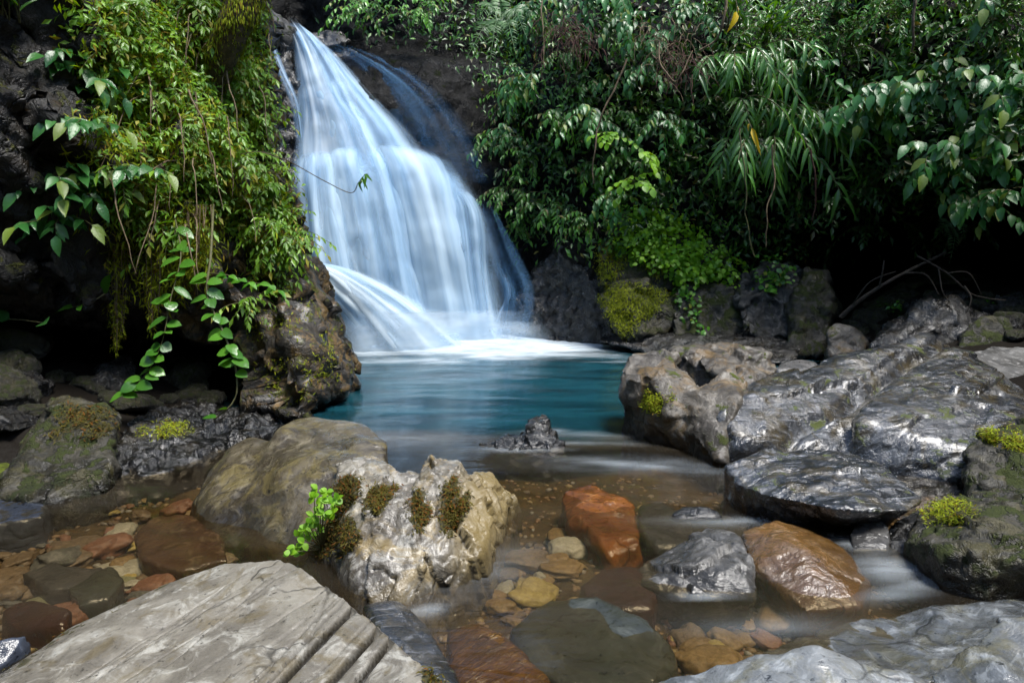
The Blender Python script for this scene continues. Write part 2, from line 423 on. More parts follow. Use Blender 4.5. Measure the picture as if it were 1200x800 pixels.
M['cliff'] = rock_mat('gorge_rock', spec=.12, c1=(.003, .003, .0032), c2=(.010, .010, .010), c3=(.026, .026, .026), stain=(.010, .009, .007), stain_amt=.5, moss=.10, moss_col=((.006, .009, .002), (.02, .028, .006)), rough=(.25, .7), bump=1.0, scale=.8)
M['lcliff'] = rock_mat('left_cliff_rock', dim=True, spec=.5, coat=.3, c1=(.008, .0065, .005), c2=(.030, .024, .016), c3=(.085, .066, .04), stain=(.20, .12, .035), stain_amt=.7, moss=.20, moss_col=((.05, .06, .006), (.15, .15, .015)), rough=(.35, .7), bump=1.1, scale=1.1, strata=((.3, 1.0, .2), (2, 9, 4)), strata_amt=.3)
M['cave'] = rock_mat('cave_rock', spec=.2, c1=(.016, .015, .014), c2=(.045, .042, .038), c3=(.08, .075, .065), rough=(.4, .8), bump=1.0, strata=((.2, .5, .1), (2, 3, 14)), strata_amt=.5)
M['bed'] = rock_mat('stream_bed', spec=.08, c1=(.07, .05, .028), c2=(.17, .12, .055), c3=(.26, .20, .10), stain=(.20, .11, .02), stain_amt=.5, rough=(.6, .8), bump=.6, scale=3, crack=0)
def _bank(m):
    nt = m.node_tree; bs = next(n for n in nt.nodes if n.type == 'BSDF_PRINCIPLED'); ln = bs.inputs['Base Color'].links[0].from_socket
    g = nt.nodes.new('ShaderNodeNewGeometry'); sx = nt.nodes.new('ShaderNodeSeparateXYZ'); nt.links.new(g.outputs['Position'], sx.inputs[0])
    mr = nt.nodes.new('ShaderNodeMapRange'); nt.links.new(sx.outputs[2], mr.inputs[0]); mr.inputs[1].default_value = -.12; mr.inputs[2].default_value = .03
    mx = nt.nodes.new('ShaderNodeMix'); mx.data_type = 'RGBA'; nt.links.new(mr.outputs[0], mx.inputs[0]); nt.links.new(ln, mx.inputs[6]); mx.inputs[7].default_value = (.010, .008, .006, 1); nt.links.new(mx.outputs[2], bs.inputs['Base Color'])
_bank(M['bed'])
M['moss_brown'] = leaf_mat('olive_moss', (.035, .03, .006), (.12, .10, .012), yellow=(.14, .06, .012), yfrac=.2, rough=.7, trans=.2, spec=.2)
M['moss_yellow'] = leaf_mat('yellow_green_moss', (.14, .18, .008), (.36, .42, .02), yellow=(.22, .16, .02), yfrac=.15, rough=.7, trans=.25, spec=.2)
M['moss_lime'] = leaf_mat('lime_moss', (.10, .14, .005), (.30, .34, .02), rough=.7, trans=.3, spec=.2)
M['lf_bright'] = leaf_mat('bright_leaf', (.05, .19, .015), (.13, .36, .03), yellow=(.22, .26, .03), yfrac=.08)
M['lf_lime'] = leaf_mat('lime_leaf', (.13, .34, .015), (.28, .52, .03), rough=.45, trans=.45)
M['lf_mid'] = leaf_mat('mid_leaf', (.035, .14, .014), (.11, .29, .03), yellow=(.16, .15, .03), yfrac=.06, rough=.28)
M['lf_cool'] = leaf_mat('cool_glossy_leaf', (.025, .12, .024), (.07, .23, .05), yellow=(.16, .24, .03), yfrac=.12, rough=.30, trans=.32, spec=.6)
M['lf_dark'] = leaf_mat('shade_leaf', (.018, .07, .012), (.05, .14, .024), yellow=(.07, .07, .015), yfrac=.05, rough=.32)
M['lf_olive'] = leaf_mat('olive_leaf', (.09, .24, .012), (.25, .45, .03), yellow=(.34, .32, .04), yfrac=.1, rough=.4, trans=.35)
M['lf_strap'] = leaf_mat('strap_leaf', (.04, .14, .02), (.11, .28, .04), yellow=(.35, .24, .03), yfrac=.05, rough=.27, trans=.32, spec=.7)
M['lf_fern'] = leaf_mat('fern_leaf', (.08, .19, .06), (.17, .32, .12), rough=.45)
M['lf_yellow'] = leaf_mat('yellow_leaf', (.62, .42, .01), (.75, .55, .03), rough=.4)
M['lf_dead'] = leaf_mat('dead_leaf', (.16, .09, .04), (.32, .20, .10), rough=.7, spec=.2)
M['stem'] = plain_mat('green_brown_stem', (.06, .06, .02), (.12, .11, .04), 20)
M['bark'] = plain_mat('brown_bark', (.05, .035, .02), (.13, .095, .06), 14, .8, .8)
M['deadwood'] = plain_mat('dead_wood', (.018, .013, .009), (.05, .038, .026), 14, .85, .8)
M['root'] = plain_mat('root_fibre', (.09, .06, .03), (.22, .16, .09), 20, .8)
M['redroot'] = plain_mat('red_root_fibre', (.045, .016, .010), (.10, .04, .026), 20, .8)

# ------------------------------------------------------------------ ground
POOL = (-.2, 8.0, 2.9, 2.7)
def bed_z(x, y):
    x = np.asarray(x, float); y = np.asarray(y, float)
    z = np.full_like(x, -.20)
    r = np.sqrt(((x-POOL[0])/POOL[2])**2+((y-POOL[1])/POOL[3])**2)
    z = z-.9*sstep(1.15, .5, r)
    z = z+.42*sstep(-2.5, -3.6, x)*sstep(4.2, 5.0, y)+.30*sstep(-3.3, -4.6, x)
    z = z+.45*sstep(2.3, 4.6, x-.25*(y-5))*sstep(3.3, 5.2, y)+.35*sstep(4.0, 7, x)+.5*sstep(5.2, 8, x)*sstep(7, 12, y)
    z = z+sstep(12, 30, np.sqrt(x*x+(y-5)**2))*2.5
    return z
def grid(xs, ys, zf):
    X, Yg = np.meshgrid(xs, ys); V = np.stack([X.ravel(), Yg.ravel(), np.zeros(X.size)], 1); V[:, 2] = zf(V)
    nx, ny = len(xs), len(ys); i = np.arange(nx*ny).reshape(ny, nx)
    Q = np.stack([i[:-1, :-1].ravel(), i[:-1, 1:].ravel(), i[1:, 1:].ravel(), i[1:, :-1].ravel()], 1)
    return V, Q
xs = np.concatenate([-np.geomspace(160, 9.2, 14), np.linspace(-9, 11, 290), np.geomspace(11.2, 160, 14)])
ys = np.concatenate([-np.geomspace(160, 4.2, 14), np.linspace(-4, 16, 290), np.geomspace(16.2, 160, 14)])
def bedf(V):
    z = bed_z(V[:, 0], V[:, 1]); q = V.copy(); q[:, 2] = 0
    return z+fbm(q*1.6, 4, 3)*.07+fbm(q*7, 3, 5)*.022
V, Q = grid(xs, ys, bedf)
g = link('stream_bed', mesh_np('stream_bed', V, Q), M['bed']); tag(g, kind='structure'); bvh('bed', g.data)

# ------------------------------------------------------------------ gorge wall behind the pool
LO = [(-9, 12.5), (-6, 13.2), (-4.6, 12.6), (-3.6, 11.6), (-2.5, 11.35), (-1.5, 11.5), (-.5, 11.9), (.4, 11.9), (1.2, 11.4), (2.2, 11.2), (4.0, 11.5), (5.0, 11.8), (5.8, 13.0), (7.2, 14.2), (9.2, 13.6), (11, 11.5), (12.5, 8.5), (13, 4), (13, -4)]
HI = [(-9, 14.0), (-6, 14.2), (-4.6, 14.2), (-3.6, 14.0), (-2.5, 13.6), (-1.5, 12.9), (-.5, 12.4), (.4, 12.1), (1.2, 11.7), (2.2, 11.4), (4.0, 11.1), (5.0, 10.6), (5.6, 9.9), (6.4, 9.1), (7.3, 8.1), (8.2, 6.6), (8.9, 4.8), (9.3, 2), (9.4, -4)]
ns, nz = 420, 150
lo, hi = spline(LO, ns), spline(HI, ns)
zz = np.linspace(-1.4, 7.6, nz)
A = np.repeat(lo[None], nz, 0); B = np.repeat(hi[None], nz, 0); ZZ = np.repeat(zz[:, None], ns, 1)
xx = A[..., 0]
blend = sstep(1.5, 2.9, ZZ)
# behind the fall the rock climbs in two ledges
fallm = sstep(-5.2, -4.4, lo[None, :, 0])*sstep(.9, .1, lo[None, :, 0])
led = .18*np.clip(ZZ, 0, 3.1)/3.1+.75*sstep(2.95, 3.5, ZZ)+1.0*sstep(3.5, 6.0, ZZ)+1.0*sstep(5.0, 5.6, ZZ)
ledx = led*0.85+.40
Pf = A+np.stack([0*ZZ, ledx], -1)
Pn = A*(1-blend[..., None])+B*blend[..., None]
P = Pn*(1-fallm[..., None])+Pf*fallm[..., None]
lean = np.clip(ZZ-2.6, 0, 20)*.16
right = sstep(4.5, 7.5, hi[None, :, 0])
dirx = .8*right; diry = 1-.35*right
P[..., 0] += lean*dirx*(1-fallm); P[..., 1] += lean*diry*(1-fallm)
V = np.stack([P[..., 0], P[..., 1], ZZ], -1).reshape(-1, 3)
i = np.arange(nz*ns).reshape(nz, ns)
Q = np.stack([i[:-1, :-1].ravel(), i[:-1, 1:].ravel(), i[1:, 1:].ravel(), i[1:, :-1].ravel()], 1)
me = mesh_np('cliff', V, Q)
fm = np.broadcast_to(fallm, ZZ.shape).reshape(-1)
N = get_n(me); 
if N[:, 1].mean() > 0: N = -N
d = (fbm(V*.55, 4, 11)*.55)*(1-.8*fm)+(ridged(V*np.array([1.3, 1.3, 1.9]), 4, 12)-.4)*.28*(1-.6*fm)+fbm(V*4.5, 3, 13)*.05
V2 = V+N*d[:, None]; set_v(me, V2)
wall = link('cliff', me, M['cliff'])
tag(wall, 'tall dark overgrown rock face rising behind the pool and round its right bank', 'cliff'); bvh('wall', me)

# ------------------------------------------------------------------ left outcrop with the overhang
def lpost(V, N): return V
L1 = [Y(-700, -700, 3.6), Y(-700, 150, 3.6), Y(-250, 190, 4.9), Y(-60, 215, 5.7), Y(60, 262, 6.0), Y(130, 318, 6.2), Y(215, 372, 6.5), Y(280, 396, 6.8), Y(345, 340, 7.2), Y(352, 290, 7.2), Y(318, 240, 7.1), Y(276, 160, 7.2), Y(256, 60, 7.3), Y(244, -60, 7.5), Y(230, -500, 8.2),
      Y(150, 120, 5.95), Y(210, 200, 6.2), Y(270, 250, 6.6), Y(60, 40, 5.8)]
L1 = [*L1, np.array([-4.9, 11, 5.5]), np.array([-4.3, 11, 1.2]), np.array([-5.2, 10.5, 8]), np.array([-9, 10.5, 1.0]), np.array([-9, 9, 8]), np.array([-9, 3, 8]), np.array([-5.5, 9.5, .9])]
L2 = [Y(352, 300, 7.3), Y(340, 330, 7.0), Y(376, 358, 7.3), Y(394, 388, 7.3), Y(402, 415, 7.25), Y(404, 462, 7.2), Z(392, 482, -.05), Z(350, 497, .03), Y(345, 470, 6.3), Y(300, 445, 6.45), Y(280, 398, 6.7), Y(330, 370, 6.55), Y(372, 420, 6.55),
      np.array([-2.95, 10.3, .9]), np.array([-2.9, 10.2, -.2]), np.array([-3.6, 9.5, 1.5]), np.array([-3.5, 9, -.2])]
L2b = [(p if p[2] > .12 else np.array([p[0], p[1], -.9])) for p in L2]
L3 = [np.array(p) for p in [(-9, 8.2, -.6), (-9, 8.6, 3), (-3.0, 9.2, -.6), (-3.4, 9.3, 2), (-9, 11, -.6), (-9, 11, 3), (-3.2, 10.6, -.6), (-3.8, 10.6, 2), (-9, 4.5, -.6), (-9, 4, 3)]]
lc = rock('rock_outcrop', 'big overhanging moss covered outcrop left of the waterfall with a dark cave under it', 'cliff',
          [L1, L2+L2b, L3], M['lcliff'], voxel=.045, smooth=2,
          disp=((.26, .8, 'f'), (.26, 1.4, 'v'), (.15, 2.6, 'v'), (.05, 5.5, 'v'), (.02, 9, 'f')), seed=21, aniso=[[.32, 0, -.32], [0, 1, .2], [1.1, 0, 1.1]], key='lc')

# ------------------------------------------------------------------ boulders
def grooves(z0, lines):
    """straight cracks and bedding steps cut into a slab, each along its own line"""
    def f(V, N):
        up = np.clip(N[:, 2]*1.5-.3, 0, 1); d = np.zeros(len(V)); dirt = np.zeros(len(V))
        for k, (pa, pb, dep, w, step) in enumerate(lines):
            a, b = Z(*pa, z0)[:2], Z(*pb, z0)[:2]; ln = np.linalg.norm(b-a); t = (b-a)/ln; nr = np.array([-t[1], t[0]])
            s_ = (V[:, :2]-a)@nr; al = (V[:, :2]-a)@t
            s_ = s_+pnoise(np.stack([al*3, al*0+k*3.1, al*0], 1), 5)*.006+pnoise(np.stack([al*14, al*0+k*3.1, al*0], 1), 6)*.003
            fade = sstep(-.12, .05, al)*sstep(ln+.3, ln, al)*(.5+.5*sstep(-.3, .2, pnoise(np.stack([al*4, al*0+k, al*0], 1), 9)))
            dirt = np.maximum(dirt, min(1, dep*28)*np.exp(-np.abs(s_/(w*1.05))**6)*np.minimum(1, fade*2))
            d += (dep*np.exp(-np.abs(s_/w)**4)+step*sstep(w, -w, s_)*np.exp(-np.clip(-s_, 0, 9)/.12))*fade
        W = V.copy(); W[:, 2] -= d*up; return W, np.clip(dirt*up*1.3, 0, 1)
    return f
GL = [((512, 790), (490, 808), .03, .009, 0), ((395, 697), (285, 800), .012, .006, .008), ((404, 703), (300, 800), .012, .006, -.004), ((330, 656), (140, 790), .014, .006, .016), ((290, 668), (20, 795), .016, .006, .018), ((240, 680), (0, 790), .016, .006, .018), ((416, 711), (318, 798), .045, .017, .0), ((449, 733), (374, 805), .045, .016, .0), ((466, 742), (412, 805), .045, .014, 0), ((376, 690), (170, 800), .010, .006, .006), ((345, 662), (60, 800), .012, .006, .01), ((268, 664), (-40, 800), .014, .007, .014),
      ((400, 700), (270, 800), .008, .005, .004), ((360, 720), (230, 800), .006, .005, -.004), ((210, 700), (20, 790), .012, .006, .012), ((405, 640), (372, 720), .008, .005, 0), ((520, 790), (480, 830), .02, .008, 0), ((300, 690), (120, 790), .006, .005, .003), ((435, 728), (345, 805), .01, .005, .004)]
_a, _b = Z(418, 711, .3), Z(310, 805, .3); GA = math.atan2(_b[1]-_a[1], _b[0]-_a[0])-math.pi/2
R = {}
a_pts = [Z(-200, 900, .05), Z(-60, 815, .06), Z(80, 735, .08), Z(180, 688, .13), Z(262, 658, .20), Z(330, 653, .27), Z(368, 672, .29), Z(415, 706, .31), Z(470, 748, .32), Z(528, 800, .32), Z(590, 860, .30), Z(650, 1100, .2), Z(100, 1100, .22), Z(-200, 1100, .1)]
sp = [(-.015, .035, .010), (-.075, .028, .009), (.05, .012, .006), (.145, .02, .007), (.20, .008, .005), (.30, .014, .006), (.42, .01, .006), (.5, .012, .005), (.62, .02, .007), (.8, .03, .01), (-.14, .02, .008), (-.2, .03, .012)]
R['slab'] = rock('boulder', 'large flat pale slab with parallel grooves in the bottom left foreground', 'rock', [blk(a_pts, bottom=-.35)], M['slab'], .0078, 12,
    ((.03, 1.4, 'f'), (.006, 5, 'f'), (.0015, 25, 'f')), 31, post=grooves(.3, GL), key='slab')
R['brown'] = rock('boulder', 'smooth brown boulder with a rounded ridge beside the pool, behind the mossy pale rock', 'rock', [
    blk([Y(330, 500, 4.35), Y(362, 490, 4.45), Y(430, 493, 4.4), Y(458, 516, 4.15), Y(452, 548, 3.85), Y(330, 560, 3.75), Y(395, 560, 3.7), Z(258, 605, -.0), Z(285, 640, -.06), Z(330, 655, -.06), Z(400, 650, 0), Z(450, 585, 0)], back=.35, shrink=.8, bottom=-.35),
    blk([Y(272, 524, 4.35), Y(300, 514, 4.4), Y(322, 520, 4.35), Y(248, 562, 4.05), Y(300, 575, 3.9), Z(222, 592, -.02), Z(236, 632, -.06), Z(300, 645, -.05), Y(335, 545, 4.2)], back=.3, shrink=.8, bottom=-.35)],
    M['brown'], .02, 12, ((.05, 1.7, 'f'), (.035, 3.0, 'b'), (.008, 12, 'f')), 32, key='brown')
R['pale'] = rock('boulder', 'pale jagged rock with brown moss and yellow staining between the slab and the pool', 'rock', [
    blk([Y(393, 553, 3.5), Y(440, 545, 3.6), Y(468, 556, 3.55), Y(478, 600, 3.15), Y(430, 590, 3.2), Z(388, 655, 0), Z(372, 640, 0), Z(420, 702, 0), Z(458, 712, 0), Y(455, 660, 2.95)], back=.25, shrink=.85, bottom=-.35),
    blk([Y(488, 552, 3.5), Y(512, 539, 3.55), Y(541, 545, 3.5), Y(563, 578, 3.4), Y(578, 610, 3.28), Y(562, 648, 3.1), Z(525, 692, 0), Z(458, 712, 0), Y(476, 600, 3.15), Y(500, 650, 2.97), Z(592, 630, -.02)], back=.3, shrink=.8, bottom=-.35),
    blk([Y(445, 560, 3.5), Y(470, 578, 3.4), Y(500, 568, 3.45), Y(440, 600, 3.2), Y(500, 600, 3.2), Z(440, 706, 0), Z(500, 697, 0)], back=.25, shrink=.9, bottom=-.3),
    blk([Y(548, 552, 3.75), Y(572, 562, 3.75), Y(598, 590, 3.7), Z(608, 603, 0), Z(585, 640, 0), Y(560, 590, 3.5)], back=.15, shrink=.8, bottom=-.35)],
    M['pale'], .011, 3, ((.03, 2.2, 'f'), (.05, 3.0, 'v'), (.03, 5.0, 'v'), (.012, 9, 'r'), (.003, 34, 'f')), 35, aniso=[[1.5, 0, 0], [0, 1.2, 0], [0, 0, .6]], key='pale')
R['pot'] = rock('boulder', 'hollowed brown-grey boulder with scooped basins at the right edge of the pool', 'rock', [
    blk([Y(721, 432, 5.75), Y(738, 413, 5.95), Y(776, 409, 6.0), Y(802, 426, 5.7), Y(815, 452, 5.4), Y(802, 478, 5.2), Z(736, 503, 0), Z(770, 520, 0), Z(808, 533, 0), Y(726, 466, 5.6), Y(760, 440, 5.45)], back=.25, shrink=.85, bottom=-.5, spread=.9),
    blk([Y(785, 409, 6.4), Y(860, 402, 6.4), Y(890, 411, 6.2), Y(913, 434, 5.9), Y(884, 452, 5.65), Y(815, 428, 6.1), Z(905, 480, .15), Z(800, 480, .1)], back=.3, shrink=.85, bottom=-.4),
    blk([Y(805, 468, 5.25), Y(838, 446, 5.45), Y(872, 440, 5.6), Y(868, 470, 5.0), Y(850, 498, 4.88), Z(845, 548, 0), Z(800, 532, 0), Y(812, 500, 5.0)], back=.2, shrink=.85, bottom=-.4, spread=.95)],
    M['pot'], .022, 5, ((.08, 1.3, 'f'), (.06, 2, 'v'), (.12, 2.3, 'b'), (.03, 6, 'b'), (.008, 18, 'f')), 34, key='pot')
def crease(V, N):
    a, b = Y(1068, 428, 6.05)[:2], Y(905, 535, 4.75)[:2]; t = (b-a)/np.linalg.norm(b-a); nr = np.array([-t[1], t[0]])
    s = (V[:, :2]-a)@nr+pnoise(V*np.array([2, 2, 0]), 4)*.07
    W = V.copy(); W[:, 2] -= .10*np.exp(-(s/.05)**2)+.05*np.exp(-(s/.2)**2); return W
R['big'] = rock('boulder', 'huge wet grey boulder with a long diagonal crack filling the right bank', 'rock', [
    blk([Y(843, 482, 5.05), Y(870, 464, 5.3), Y(950, 433, 5.8), Y(1028, 411, 6.2), Y(1075, 398, 6.4), Y(1062, 440, 5.9), Y(960, 505, 4.85), Z(850, 543, 0), Z(930, 545, 0), Z(1000, 550, 0), Y(870, 512, 4.8)], back=.5, shrink=.9, bottom=-.3),
    blk([Y(1030, 412, 6.25), Y(1060, 399, 6.5), Y(1084, 391, 6.5), Y(1112, 404, 6.3), Y(1162, 440, 5.8), Y(1225, 478, 5.3), Y(1330, 540, 5.0), Y(1195, 500, 4.9), Y(1120, 470, 5.1), Y(1000, 490, 4.85), Z(1000, 550, 0), Z(1100, 562, 0), Z(1200, 572, 0), Z(1330, 580, 0)], back=.5, shrink=.9, bottom=-.3)],
    M['wet'], .022, 9, ((.05, 1.1, 'f'), (.09, 1.1, 'v'), (.03, 2.6, 'v'), (.02, 3, 'b'), (.008, 8, 'f'), (.004, 24, 'f')), 35, post=crease, aniso=[[.45, .25, 0], [-.7, 1.1, .5], [0, 0, 1.3]], key='big')
R['shell'] = rock('boulder', 'low glossy rippled rock lying at the foot of the huge cracked boulder', 'rock', [
    blk([Y(850, 545, 4.15), Y(868, 536, 4.2), Y(905, 527, 4.3), Y(985, 522, 4.35), Y(1040, 543, 4.1), Y(1084, 583, 3.7), Y(1072, 598, 3.5), Y(990, 598, 3.4), Y(900, 580, 3.7), Y(860, 566, 3.95), Y(1000, 555, 3.8), np.array([1.4, 4.2, -.1]), np.array([1.95, 3.95, -.1]), np.array([2.1, 4.2, -.1]), np.array([1.6, 4.6, -.1])], bottom=-.35)],
    M['wet'], .015, 5, ((.03, 2.2, 'f'), (.03, 2.2, 'v'), (.04, 3.4, 'b'), (.02, 7, 'b'), (.005, 24, 'f')), 36, aniso=[[.8, .5, 0], [-.6, 1.6, 0], [0, 0, 1]], key='shell')
R['h'] = rock('boulder', 'dark angular rock with a moss cap at the right edge of the frame', 'rock', [
    blk([Y(1128, 530, 4.4), Y(1150, 506, 4.5), Y(1200, 489, 4.5), Y(1330, 475, 4.5), Y(1140, 562, 4.15), Z(1140, 590, .05), Z(1330, 610, .05), Y(1200, 540, 4.1)], back=.4, bottom=-.3)], M['mossy'], .022, 4, ((.06, 2, 'f'), (.05, 3, 'v'), (.02, 9, 'v'), (.01, 15, 'f')), 37, key='h')
R['i'] = rock('boulder', 'dark shadowed boulder with a mossy lip above the bottom right rock', 'rock', [
    blk([Y(1060, 632, 3.3), Y(1086, 597, 3.6), Y(1140, 578, 3.75), Y(1210, 573, 3.75), Y(1340, 570, 3.7), Y(1110, 648, 2.95), Y(1200, 655, 2.8), Y(1340, 660, 2.75), Y(1160, 605, 3.15), Z(1110, 690, .01), Z(1340, 700, .01)], back=.3, bottom=-.3, spread=.95)], M['mossy'], .018, 4, ((.05, 2.2, 'f'), (.05, 3, 'v'), (.02, 9, 'v'), (.008, 17, 'f')), 38, key='i')
R['j'] = rock('boulder', 'pale bluish grey rock with a wavy crest in the bottom right corner', 'rock', [
    blk([Z(740, 802, .10), Z(850, 776, .2), Z(908, 754, .28), Z(947, 747, .31), Z(985, 765, .29), Z(1040, 788, .24), Z(1095, 800, .2), Z(1000, 900, .25), Z(780, 950, .1), Z(1100, 1000, .2)], bottom=-.3),
    blk([Z(1085, 792, .26), Z(1140, 750, .33), Z(1168, 727, .36), Z(1212, 714, .38), Z(1400, 700, .4), Z(1400, 950, .25), Z(1180, 1000, .25), Z(1085, 880, .18)], bottom=-.3),
    blk([Z(830, 792, -.03), Z(930, 742, -.02), Z(1050, 712, .02), Z(1140, 706, .07), Z(1300, 700, .12), Z(1200, 790, .14), Z(1000, 800, .06)], bottom=-.3)],
    M['crest'], .012, 10, ((.04, 2.2, 'f'), (.035, 4.2, 'b'), (.005, 18, 'f')), 39, key='j')
R['k'] = rock('boulder', 'small angular grey rock standing in the shallows left of the amber one', 'rock', [
    blk([Y(748, 668, 3.2), Y(790, 640, 3.35), Y(832, 620, 3.4), Y(868, 632, 3.3), Y(884, 662, 3.1), Y(862, 660, 3.05), Y(800, 668, 3.05), Z(752, 684, -.02), Z(800, 700, -.02), Z(882, 698, -.02)], back=.15, bottom=-.3, spread=.92)], M['river'], .012, 3, ((.02, 3, 'f'), (.035, 4, 'v'), (.006, 14, 'v'), (.003, 22, 'f')), 40, key='k')
R['l'] = rock('boulder', 'rounded amber and grey river stone, wet and shiny, below the rippled rock', 'rock', [
    blk([Y(868, 622, 3.5), Y(905, 606, 3.6), Y(950, 618, 3.55), Y(1000, 650, 3.3), Y(1024, 684, 3.05), Y(1005, 700, 2.95), Y(940, 700, 2.95), Y(890, 665, 3.15), Y(940, 640, 3.2), Z(880, 670, -.02), Z(945, 715, -.02), Z(1015, 710, -.02)], back=.12, shrink=.8, bottom=-.3, spread=.95)], M['tan'], .013, 8, ((.03, 2.4, 'f'), (.012, 7, 'f'), (.005, 20, 'f')), 41, key='l')
R['pool'] = rock('boulder', 'small black wet rock poking out of the middle of the pool', 'rock', [
    blk([Y(608, 515, 5.4), Y(625, 498, 5.4), Y(641, 494, 5.4), Y(657, 515, 5.35), Y(650, 522, 5.25), Y(625, 515, 5.25), Z(590, 522, -.01), Z(625, 530, -.02), Z(662, 530, -.02)], back=.2, bottom=-.6),
    blk([Z(560, 520, .0), Z(600, 514, .06), Z(620, 520, .05), Z(600, 530, -.01)], back=.1, bottom=-.5)], M['dark'], .014, 2, ((.05, 5, 'v'), (.03, 11, 'v')), 42, key='poolrock')
# submerged and half submerged stones
def sub(name, label, pts, mat, seed, sm=10, disp=((.03, 2.4, 'f'), (.008, 9, 'f')), key=None, base=-.4):
    return rock('boulder', label, 'rock', [blk([Z(*p) for p in pts], bottom=base)], M[mat], .014, sm, disp, seed, key=key)
sub('', 'orange rust coloured block under thin running water in mid stream', [(657, 585, -.02), (668, 570, .0), (692, 566, .03), (744, 588, .01), (748, 640, -.06), (715, 652, -.08), (690, 615, .0), (664, 612, -.06)], 'rust', 51, 4, ((.03, 3, 'f'), (.025, 5, 'r')))
sub('', 'submerged grey stone touching the right side of the orange block', [(748, 590, -.03), (775, 583, -.01), (812, 610, -.03), (815, 640, -.06), (770, 642, -.06), (750, 620, -.02)], 'grey', 52)
sub('', 'submerged long brown stone upstream of the grey shallows rock', [(800, 600, -.03), (840, 598, -.01), (880, 610, -.02), (870, 640, -.06), (815, 640, -.05)], 'grey', 53)
sub('', 'submerged maroon stone below the orange block', [(680, 685, -.04), (705, 663, -.02), (745, 662, -.02), (768, 690, -.05), (765, 715, -.07), (695, 712, -.06)], 'maroon', 54)
sub('', 'large smooth green-grey stone just under the water at the bottom centre', [(598, 735, -.04), (640, 698, .0), (700, 694, .015), (752, 718, .01), (785, 750, -.02), (798, 775, -.06), (760, 812, -.05), (660, 800, -.04), (612, 775, -.05)], 'green', 55, 14)
sub('', 'amber streaked stone at the bottom edge beside the grooved slab', [(523, 735, -.04), (560, 722, .0), (600, 745, .0), (650, 795, -.03), (650, 850, -.05), (560, 850, -.04), (530, 790, -.05)], 'fur', 56, 12)
sub('', 'speckled reddish boulder under the clear shallows left of the brown boulder', [(152, 625, -.05), (180, 602, -.0), (225, 600, .0), (262, 628, -.03), (268, 655, -.07), (210, 668, -.08), (165, 655, -.07)], 'redspeck', 57, 12)
sub('', 'dark wedge of rock between the grooved slab and the amber streaked stone', [(425, 705, .08), (470, 703, .08), (500, 730, .05), (530, 770, .05), (545, 810, .04), (480, 800, .1), (440, 740, .1)], 'wet', 58, 5)
sub('', 'submerged slate stone lying by the left edge of the water', [(20, 668, -.06), (60, 655, -.04), (120, 660, -.05), (130, 680, -.08), (60, 690, -.08)], 'grey', 59)
sub('', 'submerged flat olive stone in the left shallows', [(75, 685, -.06), (130, 660, -.05), (150, 672, -.06), (130, 700, -.09), (90, 708, -.09)], 'green', 60)
sub('', 'submerged red-brown flat stone in the lower left shallows', [(0, 712, -.06), (40, 698, -.04), (85, 712, -.06), (75, 735, -.09), (10, 735, -.09)], 'maroon', 61)
sub('', 'thin dark stone at the waterline right of mid stream', [(785, 600, .02), (800, 592, .03), (838, 596, .03), (850, 606, .0), (800, 608, .0)], 'dark', 62, 4)
# left bank
R['n1'] = rock('boulder', 'tilted mossy brown boulder at the mouth of the dark cave', 'rock', [blk([Y(28, 520, 5.0), Y(52, 486, 5.1), Y(76, 468, 5.1), Y(120, 474, 5.05), Y(139, 490, 4.95), Y(112, 535, 4.6), Y(62, 575, 4.25), Y(5, 565, 4.3), Z(0, 582, .02), Z(60, 590, .02), Z(125, 560, .1), Y(75, 520, 4.6)], back=.3, bottom=-.3)], M['mossy'], .02, 5, ((.05, 2, 'f'), (.04, 3, 'v'), (.02, 8, 'v'), (.01, 17, 'f')), 71, key='n1')
R['n2'] = rock('boulder', 'low rough black wet ledge between the tilted mossy boulder and the brown boulder', 'rock', [blk([Y(128, 528, 5.0), Y(150, 500, 5.3), Y(205, 492, 5.7), Y(260, 492, 6.0), Y(325, 488, 6.4), Z(340, 500, .05), Z(260, 525, .0), Z(200, 552, .0), Z(120, 568, .0), Y(200, 520, 5.1)], back=.6, bottom=-.3)], M['dark'], .02, 2, ((.06, 2.2, 'f'), (.09, 3.5, 'v'), (.05, 8, 'v'), (.012, 20, 'r')), 72, key='n2')
rock('boulder', 'wet bluish rock low at the left edge of the shallows', 'rock', [blk([Y(-60, 575, 4.2), Y(0, 577, 4.2), Y(40, 576, 4.2), Y(56, 590, 4.05), Z(50, 606, 0), Z(0, 615, 0), Z(-60, 625, 0)], back=.1, bottom=-.3)], M['blue'], .018, 3, ((.03, 3, 'f'), (.03, 7, 'r')), 73)
rock('boulder', 'small slate-blue stone at the left edge above the grooved slab', 'rock', [blk([Z(-30, 765, .06), Z(0, 746, .09), Z(28, 742, .08), Z(40, 752, .03), Z(10, 775, .02), Z(-30, 790, .02)], bottom=-.3)], M['blue'], .01, 4, ((.01, 5, 'f'), (.01, 9, 'r')), 74)
rock('boulder', 'grey-green rock wedged at the left edge inside the cave above the tilted boulder', 'rock', [blk([Y(-80, 375, 6.0), Y(0, 384, 6.0), Y(30, 386, 6.0), Y(64, 402, 6.1), Y(55, 420, 6.1), Y(10, 444, 6.0), Y(-80, 460, 5.8)], back=2.2, shrink=1.0)], M['mossy'], .03, 4, ((.05, 2, 'f'), (.03, 6, 'r')), 75, key='wedge')
rock('boulder', 'green mossy stone at the left edge behind the tilted boulder', 'rock', [blk([Y(-70, 500, 5.4), Y(0, 502, 5.4), Y(22, 512, 5.4), Y(28, 530, 5.3), Z(10, 555, .05), Z(-70, 560, .05)], back=.3, bottom=-.3)], M['lime'], .02, 4, ((.04, 3, 'f'), (.02, 8, 'r')), 76)
